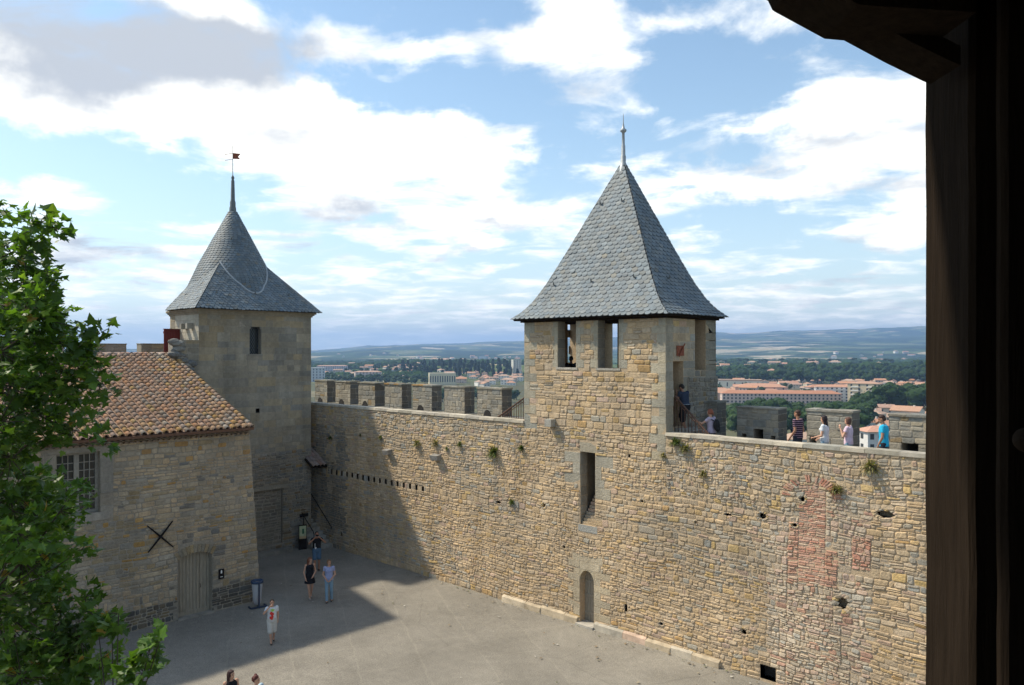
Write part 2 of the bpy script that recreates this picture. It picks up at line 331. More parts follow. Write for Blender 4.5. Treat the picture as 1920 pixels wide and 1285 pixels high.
def masonry(mb, F, U0, U1, V0, V1, rng, ch=(.11, .24), ww=(.16, .48), holes=(), pal=TAN, mi=1, dep=.03, gap=.01, cham=.034, wob=.06, split=.18, inset=.026):
    v = V0
    while v < V1 - .02:
        h = rng.uniform(*ch) * (1.35 if rng.random() < .12 else 1)
        if V1 - v - h < ch[0] * .7: h = V1 - v
        ivs = [(U0, U1)]
        for (a, b, c, d) in holes:
            if min(v + h, d) - max(v, b) > .35 * h:
                nx = []
                for (p, q) in ivs:
                    if c <= p or a >= q: nx.append((p, q)); continue
                    if a > p: nx.append((p, a))
                    if c < q: nx.append((c, q))
                ivs = nx
        for (p, q) in ivs:
            u = p
            while u < q - .03:
                w = rng.uniform(*ww) * (1 + .5 * mnoise.noise(Vector((u * .5, v * .6, 7))))
                if rng.random() < .12: w *= 1.5
                if q - u - w < ww[0] * .6: w = q - u
                pl = pal(u, v) if callable(pal) else pal
                if rng.random() < split and h > ch[0] * 1.2:
                    k = v + h * rng.uniform(.38, .62)
                    stone(mb, F, u, v, u + w, k, pick(pl, rng), rng, mi, dep, gap, cham, wob, inset); stone(mb, F, u, k, u + w, v + h, pick(pl, rng), rng, mi, dep, gap, cham, wob, inset)
                else: stone(mb, F, u, v, u + w, v + h, pick(pl, rng), rng, mi, dep, gap, cham, wob, inset)
                u += w
        v += h

def panel(mb, F, U0, U1, V0, V1, th, holes=(), mi=0, top=True, c=(1, 1, 1)):
    """wall core of thickness th behind the frame's plane, with rectangular openings through it"""
    us = sorted({U0, U1} | {x for h in holes for x in (h[0], h[2]) if U0 < x < U1}); vs2 = sorted({V0, V1} | {x for h in holes for x in (h[1], h[3]) if V0 < x < V1})
    def solid(i, j):
        if i < 0 or j < 0 or i >= len(us) - 1 or j >= len(vs2) - 1: return False
        uc = (us[i] + us[i + 1]) / 2; vc = (vs2[j] + vs2[j + 1]) / 2
        return not any(a < uc < c_ and b < vc < d for (a, b, c_, d) in holes)
    for i in range(len(us) - 1):
        for j in range(len(vs2) - 1):
            if not solid(i, j): continue
            a, b, p, q = us[i], us[i + 1], vs2[j], vs2[j + 1]
            mb.face([F(a, p, 0), F(b, p, 0), F(b, q, 0), F(a, q, 0)], mi, c); mb.face([F(b, p, -th), F(a, p, -th), F(a, q, -th), F(b, q, -th)], mi, c)
            if not solid(i - 1, j): mb.face([F(a, p, -th), F(a, p, 0), F(a, q, 0), F(a, q, -th)], mi, c)
            if not solid(i + 1, j): mb.face([F(b, p, 0), F(b, p, -th), F(b, q, -th), F(b, q, 0)], mi, c)
            if not solid(i, j - 1): mb.face([F(a, p, -th), F(b, p, -th), F(b, p, 0), F(a, p, 0)], mi, c)
            if not solid(i, j + 1): mb.face([F(a, q, 0), F(b, q, 0), F(b, q, -th), F(a, q, -th)], mi, c)

def quoins(mb, F, side, U, V0, V1, rng, pal, mi=1, hh=(.26, .36), ws=(.32, .62), dep=.012):
    """big corner blocks; returns their rectangles so that the rubble stops at them"""
    out = []; v = V0; k = 0
    while v < V1 - .05:
        h = rng.uniform(*hh); h = V1 - v if V1 - v - h < .15 else h
        w = (ws[0] if k % 2 else ws[1]) * rng.uniform(.85, 1.15)
        a, b = (U, U + w) if side > 0 else (U - w, U)
        out.append((a, v, b, v + h)); stone(mb, F, a, v, b, v + h, pick(pal, rng), rng, mi, dep, .006, .006, 0, .004); v += h; k += 1
    return out
# ------------------------------------------------------------------ courtyard
rng = random.Random(7)
g = MB(); n = 40
for i in range(n):
    for j in range(n):
        x0, x1 = -24 + 56 * i / n, -24 + 56 * (i + 1) / n; y0, y1 = -60 + 60.2 * j / n, -60 + 60.2 * (j + 1) / n
        z = lambda x, y: .025 * mnoise.noise(Vector((x * .18, y * .18, 0)))
        g.face([(x0, y0, z(x0, y0)), (x1, y0, z(x1, y0)), (x1, y1, z(x1, y1)), (x0, y1, z(x0, y1))], 0, sm=True)
tag(g.build('courtyard', M['ground']), kind='structure')

# ------------------------------------------------------------------ shared masonry of curtain wall and gate tower
TX0, TX1 = -2.8, 3.69; WT = 7.22; SX0, SX1 = on_y(1088, 0).x, on_y(1116, 0).x
FWALL = Frame((0, 0, 0), (1, 0, 0), (0, -1, 0), 3)
SLIT = (SX0, 3.68, SX1, 6.34); DOOR = (SX0 - .02, 0.0, SX1 - .06, 2.02)
O1 = (on_y(1046, 0).x, 9.42, on_y(1080, 0).x, 11.6); O2 = (on_y(1121, 0).x, 9.42, on_y(1160, 0).x, 11.6)
bx0, bx1 = on_y(1497, 0).x, on_y(1548, 0).x
BR = (bx0, 3.3, bx1, 6.15)
def mid_holes():
    hs = []
    for (px, py, w, h) in [(1365, 966, .28, .12), (1430, 968, .3, .2), (1505, 936, .2, .2), (1580, 1132, .42, .4), (1020, 948, .2, .2), (1204, 940, .16, .12), (1058, 1026, .18, .14),
                           (935, 942, .3, .12), (676, 818, .12, .22), (1180, 855, .1, .1), (1490, 985, .2, .12), (1305, 980, .12, .12), (1174, 1140, .1, .25), (918, 905, .15, .12), (640, 1002, .3, .3), (1660, 965, .5, .2),
                           (1395, 1185, .25, .2), (1240, 1170, .2, .12), (880, 985, .15, .15)]:
        p = on_y(px, 0, py); hs.append((p.x - w / 2, p.z - h / 2, p.x + w / 2, p.z + h / 2))
    return hs
CAV = mid_holes()
p = on_y(1440, 0, 1266); DRAIN = (p.x - .25, .08, p.x + .25, .5)
SLOTS = []
for k in range(17):
    a = on_y(622, 0).x; b = on_y(793, 0).x; x = a + (b - a) * k / 16
    SLOTS.append((x - .075, 3.70, x + .075, 3.98))
def palW(x, z):
    if x > 7.0 and z > 6.0: return TANR
    d = abs(x - (bx0 + bx1) / 2)
    if d < 1.5: return BRICK2
    if z > 6.1 and x < -3: return TANR
    if x < -15.2: return GREY if mnoise.noise(Vector((x, z, 3))) > -.1 else TANR
    k = mnoise.noise(Vector((x * .25, z * .4, 1)))
    return TANR if k > .22 else TAN
allm = MB()
PL = (on_y(945, 0).x, 0.0, 3.9 + 5.0, .30)            # plinth zone
ex = [SLIT, (DOOR[0], 0, DOOR[2], 2.05), BR, DRAIN] + CAV + SLOTS
dress = []                                             # dressed blocks round slit and door
def dr(u0, v0, u1, v1, c=(.385, .345, .265)):
    dress.append((u0, v0, u1, v1, c))
dr(SX0 - .02, 6.34, SX1 + .05, 6.7); dr(SX0 - .75, 5.92, SX0, 6.3); dr(SX1, 5.85, SX1 + .8, 6.25); dr(SX0 - .35, 5.5, SX0, 5.92); dr(SX1, 5.4, SX1 + .3, 5.85); dr(SX0 - .75, 5.15, SX0, 5.5); dr(SX1, 4.7, SX1 + .7, 5.1); dr(SX1, 5.1, SX1 + .42, 5.4); dr(SX0 - .1, 3.42, SX1 + .1, 3.68, (.40, .38, .33))
for k in range(8): dr(DOOR[0] - (.55 if k % 2 else .3), .32 + .25 * k, DOOR[0], .32 + .25 * (k + 1), (.46, .38, .26)); dr(DOOR[2], .32 + .25 * k, DOOR[2] + (.3 if k % 2 else .75), .32 + .25 * (k + 1), (.44, .37, .26))
dr(DOOR[0] - .35, 2.32, DOOR[2] + .4, 2.6, (.47, .39, .27)); dr(DOOR[0] - .2, 2.05, DOOR[2] + .25, 2.32, (.45, .38, .27))
qr = quoins(allm, FWALL, -1, TX1, 6.35, 11.22, rng, [((.40, .355, .265), 3), ((.45, .38, .26), 2)])
ql = quoins(allm, FWALL, 1, TX0, 7.0, 11.22, rng, [((.40, .355, .265), 3), ((.36, .34, .275), 2)])
wq = []
for O in (O1, O2):
    wq += quoins(allm, FWALL, -1, O[0], 9.42, 11.22, rng, [((.42, .37, .27), 1)], ws=(.2, .3)); wq += quoins(allm, FWALL, 1, O[2], 9.42, 11.22, rng, [((.40, .355, .265), 1)], ws=(.2, .42))
ex2 = ex + [d[:4] for d in dress]
for i_ in range(len(CAV)): pass
Z1 = [(bx0 - .35, 2.2, bx1 + .2, 3.3), (bx0 - .6, 1.1, bx1 + .45, 2.2), (bx0 - .4, 0, bx1 + .7, 1.1), (bx1, 3.3, bx1 + .35, 4.3), (bx1 + .75, 3.9, bx1 + 1.25, 4.9), (bx0 - .3, 3.3, bx0, 5.0)]
Z2 = [(TX1 + .02, 6.0, 14.5, 7.2), (TX1 + .02, 5.2, 8.4, 6.0)]
for z_ in Z1: masonry(allm, FWALL, z_[0], z_[2], z_[1], z_[3], rng, holes=CAV + [DRAIN], pal=BRICK2 if z_[1] < 3.2 else BRICK, ch=(.05, .13), ww=(.1, .3), gap=.012, dep=.035, cham=.02, split=.15, wob=.1, inset=.014)
masonry(allm, FWALL, TX1 + .02, 14.5, 6.0, 7.2, rng, holes=CAV, pal=TANR, ch=(.06, .18), ww=(.09, .34), dep=.03, wob=.11, split=.25)
masonry(allm, FWALL, TX1 + .02, 8.4, 5.2, 6.0, rng, holes=CAV, pal=TANR, ch=(.07, .18), ww=(.1, .32), dep=.035, wob=.11, split=.25)
ex2 += Z1 + Z2
SB_ = (SLOTS[0][0] - .1, 3.70, SLOTS[-1][2] + .1, 3.98)
masonry(allm, FWALL, SB_[0], SB_[2], SB_[1], SB_[3], rng, holes=SLOTS, pal=TANR, ch=(.28, .29), ww=(.12, .3), dep=.02, wob=0, split=0)
ex2 = ex2 + [SB_]
masonry(allm, FWALL, -18.8, 14.5, .02 if False else .0, 7.22, rng, holes=ex2 + qr + ql, pal=palW, ch=(.075, .19), ww=(.11, .37), split=.2, wob=.075)
masonry(allm, FWALL, TX0, TX1, 7.22, 11.22, rng, holes=[O1, O2] + qr + ql + wq, pal=TAN, ch=(.11, .24), ww=(.16, .5), wob=.02)
masonry(allm, FWALL, BR[0], BR[2], BR[1], BR[3], rng, holes=CAV, pal=BRICK, ch=(.045, .07), ww=(.12, .34), gap=.008, dep=.02, cham=.008, split=0, wob=.05)
for (a, b, c, d, cc) in dress: stone(allm, FWALL, a, b, c, d, pick([(cc, 1)], rng), rng, 1, .014, .006, .008, 0, .005)
# brick relieving arch over the blocked doorway
for k in range(31):
    if rng.random() < .12: continue
    t = PI * (k + .5) / 31 + rng.uniform(-.02, .02); r0 = .62 + rng.uniform(-.02, .02); cxx = (bx0 + bx1) / 2; cz = 5.75
    u, v = math.cos(t), math.sin(t); w = .026
    q = [(r0, -w), (r0 + .27, -w), (r0 + .27, w), (r0, w)]
    pts = [(cxx + a * u - b * v, cz + (a * v + b * u) * .75) for a, b in q]
    c = pick(BRICK, rng); c = (c[0], c[1] * .93, c[2] * .9)
    allm.mesh([FWALL(a, b, .0) for a, b in pts] + [FWALL(a, b, .035) for a, b in pts], [(4, 5, 6, 7), (0, 1, 5, 4), (1, 2, 6, 5), (2, 3, 7, 6), (3, 0, 4, 7)], 1, c)
parts = {'l': MB(), 't': MB(), 'r': MB()}
i = 0
while i < len(allm.f):
    f = allm.f[i]; fx = sum(allm.v[j][0] for j in f) / len(f)
    # keep every stone's faces together: faces of one stone follow its cap
    k = i + 1
    b0 = min(f)
    hi = max(f)
    grp = [i]
    while k < len(allm.f) and min(allm.f[k]) <= hi: grp.append(k); k += 1
    z0 = sum(allm.v[j][2] for j in f) / len(f)
    key = 't' if (TX0 <= fx <= TX1) else ('l' if fx < TX0 else 'r')
    mbp = parts[key]; vi = sorted({j for q in grp for j in allm.f[q]}); mp_ = {j: n_ for n_, j in enumerate(vi)}
    b = len(mbp.v); mbp.v.extend(allm.v[j] for j in vi)
    for q in grp: mbp.f.append(tuple(b + mp_[j] for j in allm.f[q])); mbp.m.append(1); mbp.c.append(allm.c[q]); mbp.sm.append(False)
    i = k
for b in parts.values(): b.seed = 0

def cavity(mb, F, r, deep=.3, mi=2):
    a, b, c, d = r
    for q in ([F(a, b, 0), F(a, b, -deep), F(a, d, -deep), F(a, d, 0)], [F(c, b, -deep), F(c, b, 0), F(c, d, 0), F(c, d, -deep)],
              [F(a, d, -deep), F(c, d, -deep), F(c, d, 0), F(a, d, 0)], [F(a, b, 0), F(c, b, 0), F(c, b, -deep), F(a, b, -deep)]): mb.face(q, 0)
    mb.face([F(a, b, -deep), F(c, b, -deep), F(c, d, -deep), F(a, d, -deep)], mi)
    if c - a > .11 and mi == 0:
        rc_ = random.Random(int(a * 977)); n_ = 13                  # broken stones round the rim
        for i in range(n_):
            t = 2 * PI * (i + rc_.uniform(-.3, .3)) / n_; uu = (a + c) / 2 + (c - a) * .58 * math.cos(t); vv = (b + d) / 2 + (d - b) * .6 * math.sin(t); s = rc_.uniform(.28, .5) * min(c - a, d - b) + .02
            p_ = F(uu, vv, -.03); bm = bmesh.new(); bmesh.ops.create_icosphere(bm, subdivisions=1, radius=1); fc_ = pick(TANR, rc_)
            mb.mesh([(p_.x + v.co.x * s * .85, p_.y + v.co.y * .07, p_.z + v.co.z * s * .45) for v in bm.verts], [tuple(v.index for v in f.verts) for f in bm.faces], 1, fc_); bm.free()

def coping_run(mb, x0, x1, zt=7.31, y0=-.05, y1=.42):
    x = x0
    while x < x1 - .05:
        w = min(rng.uniform(.5, 1.1), x1 - x); c = pick([((.50, .445, .35), 3), ((.44, .39, .31), 2), ((.38, .35, .28), 1)], rng); j = rng.uniform(-.01, .01)
        mb.mesh([(x + .004, y0 + j, 7.2), (x + w - .004, y0 + j, 7.2), (x + w - .004, y1, 7.2), (x + .004, y1, 7.2), (x + .004, y0 + j + .01, zt + j), (x + w - .004, y0 + j + .01, zt + j), (x + w - .004, y1, zt + j), (x + .004, y1, zt + j)],
                [(4, 5, 6, 7), (0, 1, 5, 4), (1, 2, 6, 5), (2, 3, 7, 6), (3, 0, 4, 7), (0, 3, 2, 1)], 0, c); x += w

def merlon(parent, x0, x1, zt, holes=(), y0=2.6, th=.62, zb=6.3, arch=None, capcol=(.24, .22, .18), seed=0):
    mb = MB(); F = Frame((0, y0, 0), (1, 0, 0), (0, -1, 0), seed); r2 = random.Random(seed * 13 + 5)
    panel(mb, F, x0, x1, zb, zt - .03, th, holes, 0)
    masonry(mb, F, x0, x1, zb, zt - .02, r2, ch=(.16, .28), ww=(.2, .5), holes=holes, pal=MERL, dep=.02, gap=.008, wob=.02)
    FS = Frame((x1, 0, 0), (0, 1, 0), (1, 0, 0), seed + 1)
    masonry(mb, FS, y0 - .02, y0 + th, zb, zt - .02, r2, ch=(.22, .32), ww=(.3, .5), pal=[((.13, .12, .105), 2), ((.155, .14, .12), 1)], dep=.01, gap=.005, wob=.01)  # +x side away from the sun: its shade is put into darker stone colours
    F2 = Frame((x0, 0, 0), (0, -1, 0), (-1, 0, 0), seed + 2)
    masonry(mb, F2, -(y0 + th), -(y0 - .02), zb, zt - .02, r2, ch=(.22, .32), ww=(.3, .5), pal=MERL, dep=.012, gap=.006, wob=.01)
    x = x0 - .03                                        # cap stones
    while x < x1:
        w = min(r2.uniform(.35, .7), x1 + .03 - x); c = pick([(capcol, 3), ((.29, .27, .22), 1)], r2); j = r2.uniform(-.015, .02)
        mb.box((x + .004, y0 - .05, zt - .04), (x + w - .004, y0 + th + .04, zt + .02 + j), 1, c); x += w
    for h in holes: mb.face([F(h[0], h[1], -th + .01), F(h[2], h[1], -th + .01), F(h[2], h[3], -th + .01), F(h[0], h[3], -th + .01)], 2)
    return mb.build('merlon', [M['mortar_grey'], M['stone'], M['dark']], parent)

def curtain(key, x0, x1, label):
    root = empty('curtain_wall', ((x0 + x1) / 2, 1.6, 0), 0, label, 'castle wall')
    mb = parts[key]
    for q in range(len(mb.v)): v = mb.v[q]; mb.v[q] = v
    hs = [h for h in CAV + SLOTS + [DRAIN] if x0 < h[0] and h[2] < x1]
    panel(mb, FWALL, x0, x1, -.5, 7.22, .45, hs, 0)
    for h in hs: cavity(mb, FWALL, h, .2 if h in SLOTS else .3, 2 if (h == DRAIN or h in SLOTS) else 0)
    mb.box((x0, .46, -14), (x1, 3.2, 6.34), 0, (1, 1, 1))
    o = mb.build('masonry', [M['mortar'], M['stone'], M['dark']]); attach(o, root)
    c = MB(); coping_run(c, x0, x1); attach(c.build('coping', M['coping']), root)
    w = MB(); w.box((x0 + .01, .47, 6.345), (x1 - .01, 2.6, 6.40), 0, (.36, .33, .28)); attach(w.build('walkway', M['coping']), root)
    s = MB(); s.box((x0 + .02, 2.6, 6.35), (x1 - .02, 3.22, 6.95 if key == 'r' else 7.08), 0, (.20, .185, .15)); attach(s.build('parapet', M['ashlar']), root)
    return root
def attach(o, root):
    o.parent = root; o.matrix_parent_inverse = Matrix.Translation(root.location).inverted() if root.rotation_euler.z == 0 else root.matrix_basis.inverted()
    return o
lw = curtain('l', -22.0, TX0, 'long inner castle wall of tan rubble left of the central tower, with a row of grey merlons')
rw = curtain('r', TX1, 30.0, 'tall rubble castle wall right of the central tower with a blocked brick doorway and tourists on top')
for k, (a, b) in enumerate([(591, 613.9), (629, 657.3), (672, 703.5), (721.7, 754), (773.7, 810.3), (833, 871.7), (895, 941.7)]):
    x0, x1 = on_y(a, 2.6).x, on_y(b, 2.6).x
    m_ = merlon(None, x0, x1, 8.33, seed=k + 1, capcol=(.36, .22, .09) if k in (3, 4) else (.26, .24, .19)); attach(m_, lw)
    if k % 2 == 0 or k == 1:                                        # arched loop at the foot: a flat dark panel paints its shade
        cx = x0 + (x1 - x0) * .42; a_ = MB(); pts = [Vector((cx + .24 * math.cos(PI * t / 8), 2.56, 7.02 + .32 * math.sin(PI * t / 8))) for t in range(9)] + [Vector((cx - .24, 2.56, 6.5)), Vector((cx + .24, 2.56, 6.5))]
        a_.prism(pts, (0, .02, 0)); attach(a_.build('loop_shade', M['dark']), lw)
for k, (a, b, hs) in enumerate([(1296, 1345, []), (1382, 1460, [(1391, 813, 1399, 830), (1413, 804, 1431, 830), (1445, 817, 1454, 835)]), (1513, 1598, [(1519, 818, 1531, 850)]), (1667, 1790, [(1690, 829, 1722, 870)])]):
    x0, x1 = on_y(a, 2.6).x, on_y(b, 2.6).x; H_ = []
    for (p0, q0, p1, q1) in hs: A = on_y(p0, 2.6, q0); B = on_y(p1, 2.6, q1); H_.append((A.x, max(B.z, 6.5), B.x, A.z))
    attach(merlon(None, x0, x1, [8.22, 8.1, 8.12, 8.1][k], H_, seed=k + 20), rw)
for k in range(4): attach(merlon(None, 16 + 2.3 * k, 17.5 + 2.3 * k, 8.1, seed=50 + k), rw)
# plinth along the foot
pm = MB(); x = PL[0]
for (a, b) in ((PL[0], DOOR[0] - .05), (DOOR[2] + .08, on_y(1352, 0).x)):
    x = a
    while x < b - .05:
        w = min(rng.uniform(.6, 1.3), b - x); c = pick([((.46, .38, .27), 3), ((.48, .35, .26), 1), ((.42, .37, .29), 2)], rng); j = rng.uniform(-.02, .02)
        pm.mesh([(x, -.14 + j, -.05), (x + w - .01, -.14 + j, -.05), (x + w - .01, .01, -.05), (x, .01, -.05), (x, -.12 + j, .2 + j), (x + w - .01, -.12 + j, .2 + j), (x + w - .01, .01, .27 + j), (x, .01, .27 + j)],
                [(4, 5, 6, 7), (0, 1, 5, 4), (1, 2, 6, 5), (2, 3, 7, 6), (3, 0, 4, 7)], 0, c); x += w
attach(pm.build('plinth', M['coping']), rw)
# projecting corbel stones
for (px, py, w) in ((730, 845, .42), (821, 855, .5)):
    p = on_y(px, 0, py); c = MB()
    c.mesh([(p.x - w / 2, -.3, p.z + .02), (p.x + w / 2, -.28, p.z + .04), (p.x + w / 2, .1, p.z + .1), (p.x - w / 2, .1, p.z + .1), (p.x - w * .3, -.26, p.z - .2), (p.x + w * .42, -.24, p.z - .16), (p.x + w * .42, .1, p.z - .2), (p.x - w * .3, .1, p.z - .2)],
           [(0, 1, 2, 3), (7, 6, 5, 4), (4, 5, 1, 0), (5, 6, 2, 1), (6, 7, 3, 2), (7, 4, 0, 3)], 0, (.27, .25, .22)); attach(c.build('corbel', M['ashlar']), lw)

# ------------------------------------------------------------------ central tower
ct = empty('square_wall_tower', (.45, 1.6, 0), 0, 'square stone tower with a steep slate pyramid roof rising from the castle wall', 'tower')
mb = parts['t']; TB = 3.3
panel(mb, FWALL, TX0, TX1, -.5, 11.22, .42, [SLIT, (DOOR[0], -.1, DOOR[2], 2.05), O1, O2] + [h for h in CAV if TX0 < h[0] and h[2] < TX1], 0)
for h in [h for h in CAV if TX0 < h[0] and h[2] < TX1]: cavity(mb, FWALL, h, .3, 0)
FSd = Frame((TX1, 0, 0), (0, 1, 0), (1, 0, 0), 5)
dy0, dy1 = on_x(1262, TX1).y, on_x(1281, TX1).y; oy0, oy1 = on_x(1303, TX1).y, on_x(1323, TX1).y
SD = (dy0, 7.45, dy1, 9.68); SO = (oy0, 9.35, oy1, 11.6)
panel(mb, FSd, .42, TB, 6.0, 11.22, .5, [SD, SO], 0)
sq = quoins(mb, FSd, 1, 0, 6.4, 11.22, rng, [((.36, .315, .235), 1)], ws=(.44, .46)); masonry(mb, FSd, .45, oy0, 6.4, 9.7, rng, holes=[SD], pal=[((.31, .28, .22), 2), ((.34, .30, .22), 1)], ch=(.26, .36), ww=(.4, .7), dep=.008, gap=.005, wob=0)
masonry(mb, FSd, .45, oy0, 9.7, 11.22, rng, holes=[(.45, 0, .46, 0)], pal=TANR, ch=(.13, .3), ww=(.2, .5), dep=.015, wob=.01)
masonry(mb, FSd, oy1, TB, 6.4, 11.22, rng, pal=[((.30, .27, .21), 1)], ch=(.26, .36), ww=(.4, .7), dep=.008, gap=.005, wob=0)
masonry(mb, FSd, oy0, oy1, 6.4, 9.35, rng, pal=GREY, ch=(.15, .25), wob=.01)
FB = Frame((0, TB, 0), (-1, 0, 0), (0, 1, 0), 6)
bxa, bxb = on_y(1143, TB - .2).x, on_y(1166, TB - .2).x
panel(mb, FB, -TX1, -TX0, -14, 11.22, .5, [(-bxb, 9.3, -bxa, 11.6), (-1.9 - .2, 9.3, -1.3, 11.6)], 0)
FL = Frame((TX0, 0, 0), (0, -1, 0), (-1, 0, 0), 7)
panel(mb, FL, -(TB - .5), -.42, 6.0, 11.22, .5, [(-2.79, 9.35, -2.05, 11.6), (-1.2, 7.45, -.5, 9.6)], 0)
quoins(mb, FL, 1, -(TB), 7.3, 11.2, rng, [((.38, .34, .26), 1)])
mb.box((TX0 + .5, .42, 7.2), (TX1 - .5, TB - .5, 7.4), 0)
# reveals of front openings: dressed inside faces
for O in (O1, O2):
    FJ = Frame((O[0] + .002, 0, 0), (0, 1, 0), (1, 0, 0), 1)
    masonry(mb, FJ, 0.0, .42, 9.42, 11.22, rng, ch=(.3, .4), ww=(.42, .43), pal=[((.31, .28, .22), 1)], dep=.006, gap=.004, wob=0)
    mb.box((O[0] - .08, -.03, 9.34), (O[2] + .08, .43, 9.42), 1, (.44, .40, .33))
# the deep slit niche
a, b, c, d = SLIT
for q in ([(a - .1, .42, b), (a - .25, 1.2, b), (a - .25, 1.2, d), (a - .1, .42, d)], [(c + .0, 1.2, b), (c + .0, .42, b), (c + .0, .42, d), (c + .0, 1.2, d)],
          [(a - .25, 1.2, d), (c, 1.2, d), (c, .42, d), (a - .1, .42, d)], [(a - .1, .42, b), (c, .42, b), (c, 1.2, b), (a - .25, 1.2, b)]): mb.face([Vector(t) for t in q], 3, (.27, .25, .20))
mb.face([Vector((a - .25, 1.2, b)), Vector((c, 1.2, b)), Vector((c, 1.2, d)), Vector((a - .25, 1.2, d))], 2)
FN = Frame((a + .002, 0, 0), (0, 1, 0), (1, 0, 0), 1); masonry(mb, FN, 0.01, .42, b, d, rng, ch=(.3, .45), ww=(.4, .41), pal=[((.29, .27, .22), 1)], dep=.012, gap=.006, wob=.01)
for k in range(9):                                       # broken stones in the bottom of the slit
    z = b + .11 * k; mb.box((a + .03 + .02 * rng.random() + .012 * k, .06 + .07 * k, z), (c - .01, .5 + .07 * k, z + .1), 1, pick(TANR, rng))
# corbel, patches
p = on_y(1036, 0, 793); mb.box((p.x - .16, -.28, p.z - .13), (p.x + .16, .02, p.z + .15), 1, (.37, .35, .30))
# arch head of door: stepped spandrels
zc = 1.62; w_ = (DOOR[2] - DOOR[0]) / 2; cx = (DOOR[0] + DOOR[2]) / 2; R0 = .52
arc = [(cx + w_ * math.cos(t), zc + .40 * math.sin(t)) for t in [PI * k / 12 for k in range(13)]]
for k in range(12):
    (u0, v0), (u1, v1) = arc[k], arc[k + 1]
    mb.prism([(u0, -.004, v0), (u0, -.004, 2.06), (u1, -.004, 2.06), (u1, -.004, v1)], (0, .41, 0), 1, (.45, .38, .26))
ctw = mb.build('tower_wall', [M['mortar'], M['stone'], M['dark'], M['ashlar']]); attach(ctw, ct)
dm = MB()                                                # door leaf of boards
for k in range(5):
    dw = (DOOR[2] - DOOR[0]) / 5; dm.box((DOOR[0] + dw * k + .004, .30, .02), (DOOR[0] + dw * (k + 1) - .004, .35, 2.04), 0)
for z in (.35, 1.0, 1.5): dm.box((DOOR[0], .285, z), (DOOR[2], .30, z + .09), 0)
attach(dm.build('door', M['grey_wood']), ct)
thr = MB(); thr.box((DOOR[0] - .05, -.22, -.03), (DOOR[2] + .1, .29, .09), 0, (.38, .35, .30)); attach(thr.build('threshold', M['coping']), ct)
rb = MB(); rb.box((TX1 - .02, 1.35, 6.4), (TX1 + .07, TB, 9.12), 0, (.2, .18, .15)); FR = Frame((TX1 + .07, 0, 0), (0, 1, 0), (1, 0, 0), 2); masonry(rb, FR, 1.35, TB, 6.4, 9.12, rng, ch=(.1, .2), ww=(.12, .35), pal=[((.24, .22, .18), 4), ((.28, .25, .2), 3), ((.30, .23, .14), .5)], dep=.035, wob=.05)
FR2 = Frame((0, 1.35, 0), (1, 0, 0), (0, -1, 0), 2); pass
attach(rb.build('buttress', [M['mortar_grey'], M['stone']]), ct)
p0 = on_x(1268, TX1, 651); sh = MB(); sh.box((TX1 + .02, p0.y - .02, p0.z - .3), (TX1 + .05, p0.y + .42, p0.z + .05), 0); sh.bar((TX1 + .08, p0.y + .05, p0.z - .32), (TX1 + .08, p0.y + .42, p0.z + .12), .03); attach(sh.build('rusty_bracket', M['rust_plate']), ct)

# slate roofs ----------------------------------------------------------------
SLC = [((.155, .182, .195), 5), ((.138, .165, .182), 3), ((.172, .196, .205), 3), ((.16, .175, .172), 1), ((.18, .175, .15), .2)]
def slates(mb, P, L, ext, w=.25, expo=.165, seed=1, slc=SLC):
    """P(u, a, lift) maps eave coordinate and arc length; ext(a) gives the hip limits"""
    r = random.Random(seed); a = -.03; row = 0
    while a < L - .05:
        lo, hi = ext(max(a, 0)); off = (row % 2) * w / 2
        k = math.floor((lo - off) / w) - 1
        while k * w + off < hi + w:
            uc = k * w + off; k += 1
            if uc + w / 2 < lo or uc - w / 2 > hi: continue
            c = pick(slc, r); ja = r.uniform(-.016, .016) - (.05 if r.random() < .012 else 0); jl = r.uniform(0, .010) + (.015 if r.random() < .01 else 0)
            shp = [(-.5, .30), (-.5, .085), (-.43, .04), (-.25, .01), (0, 0), (.25, .01), (.43, .04), (.5, .085), (.5, .30)]
            pts = []
            for (x, y) in shp:
                aa = max(min(a + ja + y, L), -.04); l2, h2 = ext(max(aa, 0)); u = min(max(uc + x * (w - .008), l2), h2)
                pts.append((u, aa, .034 + jl if y < .1 else .004))
            top = [P(*q) for q in pts]; mb.face(top, 0, c)
            low = [P(q[0], q[1], q[2] - .026) for q in pts[1:8]]; dk = (c[0] * .5, c[1] * .5, c[2] * .5)  # halved tint paints a shadow line along each slate's lower edge
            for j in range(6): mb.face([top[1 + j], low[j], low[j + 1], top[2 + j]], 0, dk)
        a += expo; row += 1
def profile(pts):
    """pts: (distance from axis as share s, horizontal distance, z), eave first"""
    acc = [0]
    for i in range(1, len(pts)): acc.append(acc[-1] + math.hypot(pts[i][1] - pts[i - 1][1], pts[i][2] - pts[i - 1][2]))
    def at(a):
        a = min(max(a, acc[0] - .04), acc[-1])
        for i in range(1, len(pts)):
            if a <= acc[i] + 1e-9: break
        t = (a - acc[i - 1]) / (acc[i] - acc[i - 1]); p, q = pts[i - 1], pts[i]
        return tuple(p[j] + (q[j] - p[j]) * t for j in range(3)) + ((q[1] - p[1], q[2] - p[2]),)
    return at, acc[-1]
